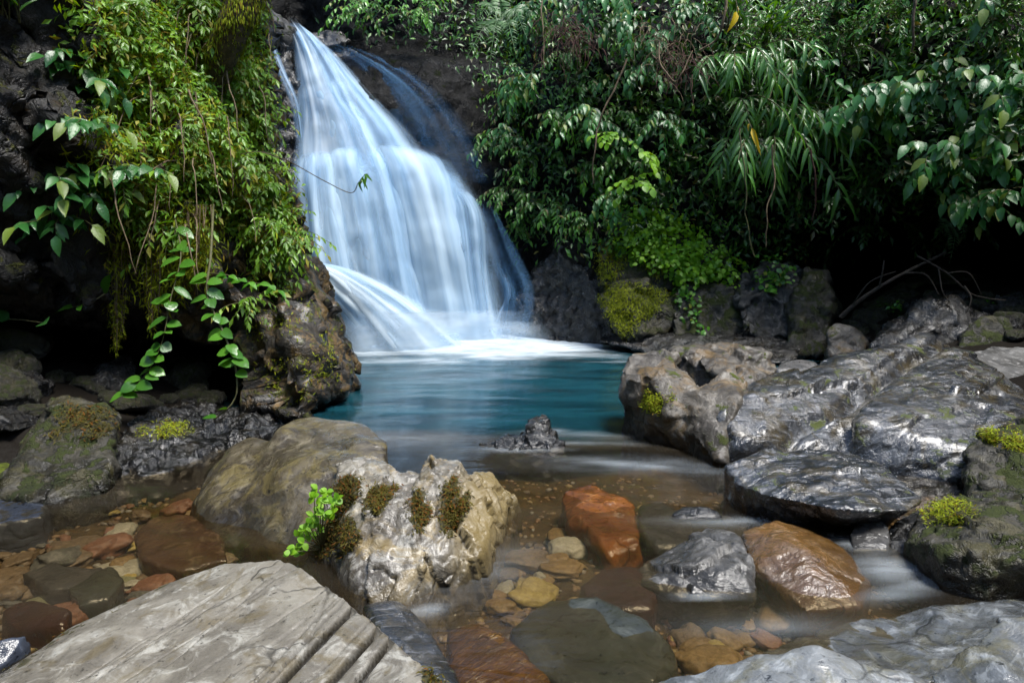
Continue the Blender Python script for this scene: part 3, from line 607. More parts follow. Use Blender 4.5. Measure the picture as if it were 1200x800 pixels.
# right bank behind the big boulder
rock('boulder', 'small tan boulder in the dark behind the huge cracked boulder', 'rock', [blk([Y(968, 390, 9), Y(980, 380, 9.1), Y(1000, 382, 9), Y(1022, 401, 8.9), Y(1010, 412, 8.8), Y(975, 417, 8.8), Z(972, 420, .1), Z(1015, 418, .1)], back=.4, bottom=-.3)], M['pot'], .03, 4, ((.06, 2, 'f'), (.04, 4, 'v')), 77)
R['p2'] = rock('boulder', 'broad black glistening boulder in the shade at the back of the right bank', 'rock', [blk([Y(1018, 405, 8.4), Y(1050, 375, 8.6), Y(1082, 354, 8.7), Y(1118, 348, 8.7), Y(1140, 362, 8.6), Y(1150, 410, 8.3), Z(1010, 430, .1), Z(1160, 430, .1), Y(1090, 385, 8.2)], back=.8, bottom=-.3)], M['dark'], .035, 5, ((.08, 1.5, 'f'), (.08, 2.5, 'v'), (.03, 7, 'v')), 78)
rock('boulder', 'mossy dark block right of the broad black boulder', 'rock', [blk([Y(1125, 395, 8.0), Y(1150, 368, 8.1), Y(1185, 372, 8.0), Y(1195, 410, 7.8), Z(1120, 430, .2), Z(1200, 430, .2)], back=.7, bottom=-.3)], M['mossy'], .035, 4, ((.08, 1.6, 'f'), (.05, 4, 'r')), 79)
rock('boulder', 'flat grey log-shaped rock at the right edge behind the huge boulder', 'rock', [blk([Y(1135, 412, 7.0), Y(1150, 408, 7.1), Y(1330, 410, 7.0), Y(1140, 425, 6.9), Y(1330, 438, 6.7), Z(1150, 470, .2), Z(1330, 470, .2)], back=.4, bottom=-.2)], M['river'], .03, 4, ((.05, 2, 'f'), (.03, 6, 'r')), 80)
rock('boulder', 'low flat grey stone in the gap between the hollowed boulder and the huge one', 'rock', [blk([Y(908, 430, 7.2), Y(925, 424, 7.3), Y(958, 425, 7.3), Y(962, 434, 7.1), Z(905, 450, .15), Z(970, 450, .15)], back=.4, bottom=-.3)], M['grey'], .03, 4, ((.03, 3, 'f'),), 81)
rock('boulder', 'little grey stone wedged under the tip of the rippled rock', 'rock', [blk([Y(995, 622, 3.5), Y(1010, 611, 3.6), Y(1040, 614, 3.55), Y(1044, 630, 3.45), Z(1000, 645, 0), Z(1042, 645, 0)], back=.15, bottom=-.3)], M['grey'], .012, 3, ((.012, 4, 'f'), (.01, 9, 'r')), 82)
rock('boulder', 'dark wet rock filling the gap right of the little grey stone', 'rock', [blk([Y(1042, 622, 3.55), Y(1070, 606, 3.7), Y(1100, 600, 3.7), Y(1095, 640, 3.4), Z(1040, 650, 0), Z(1100, 660, 0)], back=.2, bottom=-.3)], M['dark'], .015, 3, ((.02, 4, 'f'), (.02, 9, 'r')), 83)
# rocks at the foot of the right wall
def foot(label, pts, mat, seed, yb=1.2, disp=((.12, 1.1, 'f'), (.12, 1.6, 'v'), (.06, 4, 'v'), (.02, 10, 'r')), key=None, sm=4):
    return rock('boulder', label, 'rock', [blk([Y(*p) for p in pts], back=yb, shrink=1.0)], M[mat], .045, sm, disp, seed, key=key)
foot('steep black slanting rock running down into the pool right of the waterfall', [(655, 275, 11.6), (700, 270, 11.5), (628, 320, 11.6), (592, 370, 11.7), (588, 402, 11.6), (640, 408, 11.2), (725, 412, 10.7), (740, 360, 10.9), (722, 300, 11.2)], 'dark', 91, 1.5, ((.14, .9, 'f'), (.14, 2.2, 'v'), (.07, 5, 'v'), (.03, 10, 'v')), 'f0')
foot('bright lime green mossy rock at the right end of the pool', [(700, 345, 10.6), (718, 328, 10.7), (760, 330, 10.6), (788, 345, 10.5), (790, 390, 10.3), (745, 400, 10.2), (720, 385, 10.3)], 'mossy', 92, 1.2, key='f1')
foot('brown-black rock behind the lime mossy one, draped with creeper', [(700, 300, 11.0), (722, 250, 11.2), (770, 260, 11.2), (850, 300, 11.0), (860, 340, 10.7), (780, 345, 10.7), (705, 335, 10.8)], 'mossy', 93, 1.2, key='f2')
foot('grey lumpy rock under the trailing creeper', [(782, 350, 10.5), (800, 335, 10.6), (860, 330, 10.5), (880, 360, 10.3), (880, 405, 10.1), (790, 408, 10.1)], 'mossy', 94, 1.2, key='f3')
foot('rounded grey rock with pale patches under the hanging canes', [(862, 350, 10.2), (885, 318, 10.4), (925, 312, 10.4), (950, 345, 10.2), (955, 385, 9.9), (900, 402, 9.8), (870, 390, 9.9)], 'foot', 95, 1.2, key='f4')
foot('dark mossy rock leaning beside the recess on the right bank', [(925, 345, 10.1), (945, 318, 10.2), (968, 320, 10.2), (978, 370, 9.9), (970, 420, 9.5), (925, 420, 9.4)], 'mossy', 96, 1.2, key='f5')
foot('black ledge at the waterline behind the hollowed boulder', [(700, 400, 10.4), (760, 392, 10.3), (880, 392, 10.0), (940, 405, 9.4), (930, 430, 8.8), (760, 418, 9.9)], 'dark', 97, .8, ((.06, 1.5, 'f'), (.06, 4, 'r')), key='f6')
foot('mossy slope of earth and stone inside the dark recess', [(985, 395, 10.2), (1040, 345, 11.2), (1090, 310, 12.0), (1150, 330, 11.5), (1200, 350, 10.8), (1250, 420, 9), (1000, 425, 9.4)], 'mossy', 98, 1.5, key='f7')
# ------------------------------------------------------------------ water
def water_mat():
    t = NT('water')
    co = t.n('TexCoord').outputs['Object']
    milk = t.n('Attribute', dict(attribute_name='milk')).outputs['Fac']
    foam = t.n('Attribute', dict(attribute_name='foam')).outputs['Fac']
    m1 = t.n('Mapping', None, Vector=co, Scale=(.55, 2.2, 1)).outputs[0]
    n1 = t.noise(m1, 1.3, 6, .55, .6)
    m2 = t.n('Mapping', None, Vector=co, Scale=(.8, 3.5, 1), Rotation=(0, 0, .25)).outputs[0]
    n2 = t.noise(m2, 2.2, 5, .55, 1.0)
    bp = t.n('Bump', None, Strength=.12, Distance=.1, Height=n1)
    teal = t.mix(t.rng(milk, .36, .72), (.072, .060, .042), t.mix(t.rng(n1, .35, .65), (.003, .026, .036), (.008, .058, .078)))
    deep = t.n('BsdfDiffuse', None, Color=teal)
    fm = t.math('MULTIPLY', foam, t.rng(n2, .25, .62, .45, 1.0), clamp=True)
    white = t.n('BsdfDiffuse', None, Color=(.80, .89, .95))
    clear = t.n('BsdfTransparent', None, Color=(.87, .79, .63))
    body = t.n('MixShader', None, i0=t.math('MULTIPLY', milk, t.rng(n1, .2, .5, .85, 1.0)), i1=clear.outputs[0], i2=deep.outputs[0])
    gl = t.n('BsdfGlossy', None, Color=(1, 1, 1), Roughness=t.rng(milk, 0, 1, .08, .15), Normal=bp)
    fr = t.n('Fresnel', None, IOR=1.33, Normal=bp)
    w = t.n('MixShader', None, i0=fr.outputs[0], i1=body.outputs[0], i2=gl.outputs[0])
    return t.end(t.n('MixShader', None, i0=fm, i1=w.outputs[0], i2=white.outputs[0]))
M['water'] = water_mat()
xs = np.linspace(-8.5, 8, 420); ys = np.linspace(-1.5, 13.2, 420)
V, Q = grid(xs, ys, lambda V: 0*V[:, 0])
x, y = V[:, 0], V[:, 1]
V[:, 2] = fbm(np.stack([x*.9, y*1.8, x*0], 1), 3, 61)*.012
nn = fbm(np.stack([x*.8, y*2.0, x*0], 1), 4, 62)
milk = sstep(4.3, 6.6, y-.12*np.abs(x)+nn*.7)*.97
milk *= 1-.55*sstep(.6, 2.2, x)*sstep(7.6, 5.2, y)
milk *= 1-.9*sstep(-2.4, -3.2, x)*sstep(7.5, 6.0, y)
milk = np.maximum(milk, np.clip(.15+.3*nn, .04, 1))
cx, cy = -1.1, 11.15
r = np.sqrt(((x-cx)/(2.1+1.4*(x > cx)))**2+((y-cy)/1.75)**2)
foam = sstep(1.2, .42, r+nn*.5)
foam = np.maximum(foam, .8*sstep(.5, .0, np.abs(y-10.55-.1*x+nn*.3))*sstep(-2.5, -1.8, x)*sstep(2.0, .5, x))
for (px, py, rx, ry, a_) in [(570, 640, .30, .22, .6), (540, 690, .2, .15, .5), (620, 600, .35, .2, .35), (880, 720, .5, .12, .35), (980, 730, .4, .15, .5), (800, 560, .6, .2, .45), (1050, 660, .3, .25, .5), (60, 620, .5, .2, .25), (480, 720, .1, .1, .4)]:
    c = Z(px, py, 0); milk = np.maximum(milk, .62*a_*np.exp(-((x-c[0])/rx)**2-((y-c[1])/ry)**2)*(1+1.2*nn))
# silky streaks where the pool spills between the boulders, plus the sheen painted at its left front
def streak(px, py, rx, ry, a, ang=0):
    c = Z(px, py, 0); dx, dy = x-c[0], y-c[1]; ca, sa = math.cos(ang), math.sin(ang)
    return a*np.exp(-((dx*ca+dy*sa)/rx)**2-((-dx*sa+dy*ca)/ry)**2)
for s_ in [(745, 545, .55, .16, .28, -.15), (690, 510, .6, .10, .15, -.1), (640, 505, .15, .08, .5, 0), (600, 527, .35, .07, .3, 0), (1040, 665, .16, .12, .45, .3), (1010, 640, .12, .08, .35, -.6), (870, 610, .4, .06, .22, 0),
           (560, 670, .35, .18, .14, .8), (680, 520, .4, .05, .2, 0), (830, 698, .12, .02, .6, 0), (470, 515, .5, .2, .16, 0), (415, 408, .3, .4, .5, 0), (900, 735, .3, .08, .12, 0), (1060, 690, .25, .06, .3, .4), (500, 715, .08, .05, .4, .5)]:
    foam = np.maximum(foam, .5*streak(*s_)*(1+1.4*fbm(np.stack([x*2.2, y*7, x*0], 1), 3, 66)))
V[:, 2] += .10*sstep(.9, .1, r)+.01*foam
me = mesh_np('water', V, Q)
for nm, arr in (('milk', milk), ('foam', np.clip(foam, 0, 1))):
    at = me.attributes.new(nm, 'FLOAT', 'POINT'); at.data.foreach_set('value', np.clip(arr, 0, 1).astype(np.float32))
w = link('water', me, M['water']); tag(w, kind='structure')

# ------------------------------------------------------------------ waterfall
def fall_mat(name, freq, lo, hi, amax, col=(.58, .79, .98), vs=.5):
    t = NT(name)
    uv = t.n('UVMap').outputs[0]
    s = t.n('SeparateXYZ', None, Vector=uv); u, v = s.outputs[0], s.outputs[1]
    oi = t.n('ObjectInfo').outputs['Random']
    wv = t.n('CombineXYZ', None, i0=t.math('MULTIPLY', u, 2.0), i1=t.math('MULTIPLY', v, 1.5), i2=t.math('MULTIPLY', oi, 40))
    wob = t.math('MULTIPLY', t.math('SUBTRACT', t.noise(wv, 1.5, 3, .5), .5), .16)
    q = t.n('CombineXYZ', None, i0=t.math('MULTIPLY', t.math('ADD', u, wob), freq), i1=t.math('MULTIPLY', v, vs), i2=t.math('MULTIPLY', oi, 31)).outputs[0]
    a = t.noise(q, 1.0, 3, .5)
    b = t.noise(q, 2.7, 2, .5)
    k = t.math('ADD', t.math('MULTIPLY', a, .65), t.math('MULTIPLY', b, .35))
    al = t.rng(k, lo, hi)
    eu = t.math('MULTIPLY', t.rng(t.math('ADD', u, t.math('MULTIPLY', wob, .5)), .0, .13), t.rng(t.math('ADD', u, t.math('MULTIPLY', wob, .5)), 1.0, .82))
    ev = t.math('MULTIPLY', t.rng(v, 0, .18), t.rng(v, 1.0, .93, .25, 1))
    al = t.math('MULTIPLY', t.math('MULTIPLY', al, eu), t.math('MULTIPLY', ev, amax))
    c2 = t.mix(t.rng(k, .4, .65), (col[0]*.55, col[1]*.68, col[2]*.82), col)
    df = t.n('BsdfDiffuse', None, Color=c2); tl = t.n('BsdfTranslucent', None, Color=c2)
    m = t.n('MixShader', None, i0=.35, i1=df.outputs[0], i2=tl.outputs[0])
    return t.end(t.n('MixShader', None, i0=al, i1=t.n('BsdfTransparent').outputs[0], i2=m.outputs[0]))
M['fall'] = fall_mat('falling_water', 3.2, .24, .56, .97)
M['fall2'] = fall_mat('falling_water_strands', 5, .40, .68, .85, (.85, .94, .99))
M['veil'] = fall_mat('water_veil', 2.6, .32, .72, .55, (.17, .35, .58))
M['mist'] = fall_mat('spray', 1.6, .18, .75, .5, (.85, .93, .98), 1.0)
M['lobe'] = fall_mat('water_lobe', 3.0, .30, .60, .85, (.70, .87, .99))
M['side'] = fall_mat('side_water', 2.6, .05, .40, .98, (.86, .95, .99))
M['strand'] = fall_mat('thin_water_strand', 2.5, .30, .62, .8, (.6, .78, .95))
def sheet(name, left, right, mat, parent, nu=48, nv=90, bulge=.15, rip=.05, seed=0, off=0.0, label=None):
    Lp, Rp = spline([Y(*p) for p in left], nv), spline([Y(*p) for p in right], nv)
    u = np.linspace(0, 1, nu)
    P = Lp[:, None]*(1-u[None, :, None])+Rp[:, None]*u[None, :, None]
    vv = np.linspace(0, 1, nv)
    out = np.array([.15, -1, .25]); out /= np.linalg.norm(out)
    wid = np.linalg.norm(Rp-Lp, axis=1).mean()
    d = bulge*np.sin(np.pi*u)[None, :]*np.ones((nv, 1))+off
    q = np.stack([np.broadcast_to(u[None]*wid*2.2, (nv, nu)).ravel(), np.broadcast_to(vv[:, None]*1.0, (nv, nu)).ravel(), np.full(nv*nu, seed*3.3)], 1)
    d = d+(fbm(q, 3, seed)*rip*2).reshape(nv, nu)+(fbm(q*np.array([2.5, .6, 1]), 3, seed+4)*rip).reshape(nv, nu)
    q2 = np.stack([P[..., 0].ravel()*1.1, P[..., 1].ravel()*.8, P[..., 2].ravel()*.9], 1)
    d = d+(fbm(q2, 3, seed+7)*rip*2.2).reshape(nv, nu)
    P = P+d[..., None]*out
    i = np.arange(nv*nu).reshape(nv, nu)
    Qd = np.stack([i[:-1, :-1].ravel(), i[1:, :-1].ravel(), i[1:, 1:].ravel(), i[:-1, 1:].ravel()], 1)
    me = mesh_np(name, P.reshape(-1, 3), Qd)
    UV = np.stack([np.broadcast_to(u[None], (nv, nu)).ravel(), np.broadcast_to(vv[:, None], (nv, nu)).ravel()], 1)
    ul = me.uv_layers.new(name='UVMap'); li = np.empty(len(me.loops), dtype=np.int32); me.loops.foreach_get('vertex_index', li)
    ul.data.foreach_set('uv', UV[li].astype(np.float32).ravel())
    base = np.array(parent.location)
    set_v(me, get_v(me)-base)
    return link(name, me, mat, parent)
LOBES = [([(350, 186, 12.1), (347, 215, 11.7), (350, 290, 11.2), (362, 345, 11.0)], [(398, 182, 12.1), (404, 210, 11.7), (415, 290, 11.2), (430, 360, 11.0)]),
  ([(384, 176, 12.1), (388, 205, 11.6), (398, 290, 11.15), (412, 408, 10.85)], [(456, 182, 12.1), (468, 210, 11.6), (488, 290, 11.2), (512, 410, 10.9)]),
  ([(436, 172, 12.1), (450, 205, 11.65), (468, 290, 11.25), (486, 408, 10.95)], [(526, 188, 12.1), (545, 220, 11.7), (566, 300, 11.35), (590, 408, 11.1)]),
  ([(506, 226, 11.75), (514, 250, 11.5), (524, 310, 11.3), (532, 406, 11.05)], [(552, 226, 11.75), (568, 256, 11.5), (574, 320, 11.3), (588, 405, 11.1)]),
  ([(356, 108, 12.85), (362, 130, 12.6), (370, 160, 12.4), (380, 205, 12.0)], [(404, 96, 12.85), (420, 126, 12.6), (446, 160, 12.4), (470, 210, 12.0)])]
wf = empty('waterfall', Z(500, 405, 0))
tag(wf, 'silky blue white waterfall tumbling down the dark rock into the pool', 'waterfall')
main_l = [(342, 178, 12.2), (340, 225, 11.6), (346, 290, 11.25), (362, 335, 11.1), (398, 412, 10.9)]
main_r = [(546, 204, 12.1), (566, 230, 11.75), (584, 275, 11.5), (594, 335, 11.35), (604, 406, 11.2)]
up_l = [(336, 34, 13.6), (342, 58, 13.35), (345, 100, 12.9), (344, 150, 12.5), (336, 225, 11.9)]
up_r = [(356, 34, 13.6), (390, 60, 13.3), (428, 100, 12.9), (476, 150, 12.4), (535, 220, 11.9)]
bk_l = [(360, 60, 13.45), (395, 85, 13.2), (420, 120, 12.9), (435, 160, 12.55), (450, 210, 12.1)]
bk_r = [(400, 50, 13.45), (470, 80, 13.2), (525, 120, 12.9), (560, 165, 12.5), (585, 220, 12.1)]
sheet('main_curtain', main_l, main_r, M['fall'], wf, 70, 110, .25, .06, 1)
sheet('main_curtain', main_l, main_r, M['fall2'], wf, 70, 110, .30, .08, 2, .12)
sheet('upper_cascade', up_l, up_r, M['fall'], wf, 50, 90, .25, .07, 3)
sheet('upper_cascade', up_l, up_r, M['fall2'], wf, 50, 90, .25, .08, 4, .1)
sheet('back_cascade', bk_l, bk_r, M['veil'], wf, 40, 80, .15, .06, 5, .05)
for k, (a, b_) in enumerate(LOBES): sheet('fall_lobe', a, b_, M['lobe'], wf, 30, 70, .22, .05, 40+k, .1)
for k in range(2): sheet('spray_veil', [(395, 374-10*k, 10.3-.3*k), (392, 412+3*k, 10.2-.3*k)], [(640, 376-12*k, 10.6-.3*k), (660, 410+4*k, 10.4-.3*k)], M['mist'], wf, 40, 30, .2, .05, 60+k)
side_l = [(332, 330, 10.75), (350, 326, 10.55), (372, 350, 10.40), (394, 380, 10.32), (410, 416, 10.25)]
side_r = [(338, 306, 10.85), (400, 312, 10.8), (455, 334, 10.75), (505, 364, 10.7), (565, 412, 10.6)]
sheet('side_cascade', side_l, side_r, M['side'], wf, 50, 80, .28, .05, 6)
sheet('side_cascade', side_l, side_r, M['fall2'], wf, 50, 80, .28, .06, 7, .08)
sheet('spray_veil', [(560, 230, 11.75), (572, 300, 11.5), (585, 350, 11.3), (575, 404, 11.1)], [(576, 240, 11.7), (612, 300, 11.55), (628, 350, 11.3), (618, 404, 11.0)], M['veil'], wf, 40, 60, .1, .05, 8)
for k, (a, b_) in enumerate([([(296, 25, 12.6), (300, 70, 12.5), (304, 110, 12.4), (309, 165, 12.2)], 9), ([(316, 50, 12.9), (330, 85, 12.7), (345, 120, 12.4), (352, 165, 12.2)], 10),
                             ([(590, 320, 11.35), (596, 345, 11.3), (584, 372, 11.2), (576, 405, 11.1)], 5)]):
    sheet('thin_stream', [(p[0]-b_*.6, p[1], p[2]) for p in a], [(p[0]+b_*.6, p[1], p[2]) for p in a], M['strand'], wf, 8, 50, .03, .02, 20+k)
# rocks that split the fall
foot('black rock between the thin streams at the top left of the waterfall', [(312, 60, 13.0), (330, 30, 13.3), (350, 95, 13.0), (352, 150, 12.7), (348, 240, 12.2), (318, 250, 12.2), (305, 150, 12.6)], 'dark', 101, 1.5, key='g1')
foot('brown slab leaning at the head of the waterfall', [(300, 8, 12.9), (312, 8, 13.0), (345, 40, 13.2), (338, 52, 13.1), (306, 25, 12.9)], 'foot', 102, .8, key='g2')
foot('rounded dark boulder at the head of the waterfall', [(350, 55, 14.0), (365, 35, 14.2), (400, 38, 14.2), (420, 60, 14.0), (415, 85, 13.8), (370, 85, 13.8)], 'dark', 103, .8, key='g3')
foot('dark hump of rock under the side cascade', [(335, 330, 10.9), (352, 320, 10.85), (420, 345, 10.9), (480, 380, 10.85), (520, 412, 10.8), (418, 418, 10.5), (375, 350, 10.6)], 'dark', 104, .8, ((.05, 1.5, 'f'), (.04, 4, 'r')), key='g4')
# ------------------------------------------------------------------ plant prototypes (local: root at origin, grows towards -Y, Z up)
def shrub(seed, nt=9, R=.55, L=.13, W=.06, kind='ov', droop=.8, per=9, up=.4, spread=1.0, stem_r=.007, pend=.35):
    rnd = random.Random(seed); lv, tb = Leaves(), Tubes()
    for k in range(nt):
        th = rnd.uniform(-1.25, 1.25)*spread
        d0 = (math.sin(th), -math.cos(th)*rnd.uniform(.5, 1), up+rnd.uniform(-.5, .6))
        ln = R*rnd.uniform(.6, 1.25)
        c = curve((rnd.uniform(-.1, .1)*R, 0, rnd.uniform(-.15, .15)*R), d0, ln, 7, droop*rnd.uniform(.6, 1.3), .15, rnd)
        tb.add(c, stem_r, stem_r*.35, 4)
        for j in range(per):
            t = .15+.85*(j+rnd.random()*.7)/per; i = min(6, int(t*7)); f = t*7-i
            p = c[i]*(1-f)+c[i+1]*f; tw = c[i+1]-c[i]; tw /= np.linalg.norm(tw)
            sd = np.cross(tw, (0, 0, 1)); sd /= np.linalg.norm(sd)+1e-6
            sgn = 1 if j % 2 else -1
            d = tw*rnd.uniform(.2, .7)+sd*sgn*rnd.uniform(.5, 1)+np.array([0, -.15, rnd.uniform(-.3, .15)-pend])
            n = np.array([rnd.uniform(-.35, .35), -.55+rnd.uniform(-.3, .3), 1.0])
            s = rnd.uniform(.65, 1.2)*(1-.25*t)
            lv.add(p, d, n, L*s, W*s*rnd.uniform(.85, 1.15), kind)
        tip = c[-1]-c[-2]; lv.add(c[-1], tip/np.linalg.norm(tip)+np.array([0, -.1, -.4]), (0, -.6, 1), L, W, kind)
    return lv.mesh('foliage'), tb.mesh('stem')
def canes(seed, nt=5, R=1.2, L=.34, W=.06, per=11, droop=1.3, up=.9, hang=.6, kind='la'):
    rnd = random.Random(seed); lv, tb = Leaves(), Tubes()
    for k in range(nt):
        th = rnd.uniform(-1.1, 1.1)
        d0 = (math.sin(th)*.7, -.6*math.cos(th)-.2, up*rnd.uniform(.3, 1.2))
        c = curve((rnd.uniform(-.12, .12), 0, 0), d0, R*rnd.uniform(.7, 1.25), 10, droop*rnd.uniform(.7, 1.2), .07, rnd)
        tb.add(c, .012, .004, 5)
        for j in range(per):
            t = .25+.75*j/(per-1); i = min(9, int(t*10)); f = min(1, t*10-i)
            p = c[i]*(1-f)+c[i+1]*f; tw = c[i+1]-c[i]; tw /= np.linalg.norm(tw)
            sd = np.cross(tw, (0, -.6, .8)); sd /= np.linalg.norm(sd)+1e-6
            d = tw*.75+sd*(1 if j % 2 else -1)*rnd.uniform(.45, .8)+np.array([0, -.1, -hang*rnd.uniform(.4, 1)])
            s = rnd.uniform(.7, 1.15)
            lv.add(p, d, (rnd.uniform(-.2, .2), -.7, .9), L*s, W*s, kind)
    return lv.mesh('foliage'), tb.mesh('stem')
def put_plant(name, meshes, mats, pos, nrm, sc=1.0, tilt=0.0, part2='stem', p1='foliage'):
    rz = math.atan2(nrm[0], -nrm[1]) if abs(nrm[0])+abs(nrm[1]) > .05 else 0
    rz = max(-1.3, min(1.3, rz))*.7+random.uniform(-.35, .35)
    e = empty(name, pos, rz, sc); e.rotation_euler = (tilt, random.uniform(-.2, .2), rz)
    f = bpy.data.objects.new(p1, meshes[0]); COL.objects.link(f); f.parent = e
    s = bpy.data.objects.new(part2, meshes[1]); COL.objects.link(s); s.parent = e
    return e
def protos(fn, n, fm, sm, **kw):
    out = []
    for k in range(n):
        a, b = fn(1000+hash_(fm)+k*7, **kw); a.materials.append(M[fm]); b.materials.append(M[sm]); out.append((a, b))
    return out
def hash_(s): return sum(ord(c)*(i+3) for i, c in enumerate(s)) % 997
WK = ['wall', 'f0', 'f1', 'f2', 'f3', 'f4', 'f5', 'f7', 'g1']
LK = ['lc']
PR = {
 'bright': protos(shrub, 3, 'lf_bright', 'stem', nt=11, R=.75, L=.15, W=.065, droop=.9, per=11, up=.2),
 'mid': protos(shrub, 4, 'lf_mid', 'stem', nt=11, R=.75, L=.16, W=.065, droop=1.1, per=11, up=.35, pend=.5),
 'cool': protos(shrub, 4, 'lf_cool', 'stem', nt=10, R=.75, L=.19, W=.085, droop=1.1, per=10, up=.4, pend=.6),
 'broad': protos(shrub, 4, 'lf_cool', 'stem', nt=9, R=.85, L=.27, W=.145, droop=.9, per=8, up=.45, pend=.75),
 'small': protos(shrub, 4, 'lf_mid', 'stem', nt=14, R=.7, L=.10, W=.042, droop=.8, per=14, up=.5, kind='ovs'),
 'dark': protos(shrub, 3, 'lf_dark', 'stem', nt=9, R=.6, L=.15, W=.06, droop=.8, per=9, up=.4, kind='ovs'),
 'cane': protos(canes, 3, 'lf_strap', 'stem'),
 'spear': protos(canes, 2, 'lf_strap', 'stem', nt=6, R=.7, L=.42, W=.055, per=7, droop=.3, up=1.6, hang=-.5),
 'olive': protos(shrub, 4, 'lf_olive', 'stem', nt=9, R=.34, L=.085, W=.034, droop=.9, per=10, up=.3, kind='ovs', stem_r=.004),
 'lbroad': protos(shrub, 3, 'lf_cool', 'stem', nt=5, R=.42, L=.20, W=.095, droop=.7, per=5, up=.3, pend=.3, stem_r=.005),
 'lime': protos(shrub, 2, 'lf_lime', 'stem', nt=6, R=.5, L=.16, W=.12, droop=.9, per=7, up=.3, kind='rb'),
}
def zone(kind, keys, items, cat, look, group, sc=1.0, off=.0, name='shrub'):
    for k, it in enumerate(items):
        px, py, ph = it[:3]; s = it[3] if len(it) > 3 else 1.0
        h = cast(keys, px, py)
        if h is None: continue
        p, n = h
        e = put_plant(name, PR[kind][k % len(PR[kind])], None, p+n*off+np.array([0, -off, 0]), n, sc*s*random.uniform(.8, 1.2))
        tag(e, f'{look} {ph}', cat, group)
zone('bright', WK, [(425, 22, 'leftmost above the head of the waterfall'), (462, 15, 'middle one at the top edge above the waterfall'), (500, 18, 'right one above the waterfall, nearest the fern'), (450, 45, 'tucked under the others above the waterfall', .7), (487, 48, 'hanging lowest above the waterfall', .7)], 'shrub', 'bright green small leaved shrub', 'bright shrubs over the waterfall', 1.0, .5)
zone('mid', WK, [(650, 35, 'right of the fern fronds'), (600, 105, 'just below the fern fronds'), (660, 62, 'right of the fern, under the pale hanging leaves'), (690, 105, 'on the upper rock face, below the pale hanging leaves'), (610, 125, 'halfway up the rock, below the fern'),
   (655, 140, 'centre of the leafy rock face right of the waterfall'), (705, 160, 'beside the long straight vine'), (580, 170, 'closest to the right edge of the upper waterfall'), (628, 190, 'above the dark slanting rock, upper one'), (680, 200, 'left of the lime leaved plant'),
   (600, 225, 'low down beside the main fall'), (645, 235, 'hanging above the black slanting rock'), (690, 255, 'at the foot of the straight vine'), (610, 265, 'lowest beside the waterfall, over bare dark rock', .7), (725, 130, 'under the red root mat'), (740, 190, 'directly above the creeper patch')],
   'shrub', 'drooping mid green shrub', 'drooping shrubs on the rock face right of the fall', .85, .12)
zone('cool', WK, [(650, 8, 'at the top edge left of centre'), (690, 20, 'at the top edge above the red tinted roots'), (722, 15, 'at the top edge over the root mat'), (765, 12, 'at the top edge beside the yellow leaf'), (715, 55, 'left of the root mat with white glints'), (770, 50, 'right above the root mat'), (805, 45, 'between root mat and cane plants'), (740, 90, 'beneath the root mat')],
   'shrub', 'pale glinting shrub with hanging leaves', 'pale hanging shrubs at the top', .95, .35)
zone('cool', WK, [(640, 110, 'left of the straight liana, hanging in a loose spray'), (760, 150, 'between the straight liana and the canes'), (675, 165, 'in the middle of the rock face, hanging in a loose spray'), (620, 160, 'nearest the fall in the middle of the rock face'), (700, 225, 'low, touching the left side of the creeper patch')], 'shrub', 'larger leaved blue-green shrub', 'larger leaved shrubs on the middle rock face', .85, .4)
zone('small', WK, [(850, 15, 'at the top beside the single yellow leaf'), (900, 10, 'at the top right of the yellow leaf'), (945, 15, 'at the top middle of the right half'), (990, 8, 'at the top over the hanging broad leaves'), (1035, 20, 'along the top near the thin dark trunk'), (1080, 10, 'along the top right of the thin dark trunk'), (1130, 15, 'near the top right corner'), (1180, 10, 'in the top right corner'),
   (880, 50, 'second row, above the cane plants'), (925, 55, 'second row, left above the broad leaved bush'), (970, 45, 'second row, directly above the broad leaved bush'), (1015, 55, 'second row, beside the thin trunk'), (1060, 48, 'second row, right of the thin trunk'), (1110, 52, 'second row, close to the right edge'), (1160, 55, 'second row, at the right edge')],
   'shrub', 'dense fine leaved green shrub', 'fine leaved shrubs along the top right', 1.15, .35)
zone('broad', WK, [(950, 110, 'leftmost of the bush over the recess'), (990, 115, 'high on the left of the bush over the recess'), (1030, 110, 'top centre of the bush over the recess'), (1075, 125, 'right of centre of the bush over the recess'), (1120, 140, 'right flank of the bush over the recess'), (1165, 130, 'at the right edge above the dark recess'),
   (965, 165, 'lower left, hanging over the dark hollow'), (1015, 175, 'lower middle, hanging over the dark hollow'), (1065, 180, 'lower right, hanging over the dark hollow'), (1120, 205, 'dangling lowest over the dark recess'), (1180, 195, 'at the right edge, dangling lowest'), (945, 140, 'at its left end over the hanging canes'), (1045, 145, 'in its middle, second row'), (1095, 170, 'right of its middle, second row'), (1150, 175, 'towards the right edge, second row'), (995, 145, 'left of its middle, second row'), (1150, 40, 'high in the right corner'), (1190, 60, 'highest at the right edge')],
   'shrub', 'bush of broad drooping blue-green leaves', 'broad leaved bushes overhanging the recess', .68, .55)
zone('cane', WK, [(815, 95, 'leftmost, right of the red root mat'), (850, 85, 'upper middle of the cane thicket'), (890, 95, 'upper right of the cane thicket'), (835, 140, 'left middle with the glossiest leaves'), (875, 150, 'centre, hanging straight down'), (915, 150, 'right, beside the broad leaved bush'), (850, 195, 'lower left, dangling over the creeper'), (890, 205, 'lower centre, dangling over the grey rocks'), (930, 200, 'lower right, dangling by the recess')],
   'cane plant', 'arching cane with long strap shaped leaves', 'arching canes on the right bank', .95, .35, 'cane_plant')
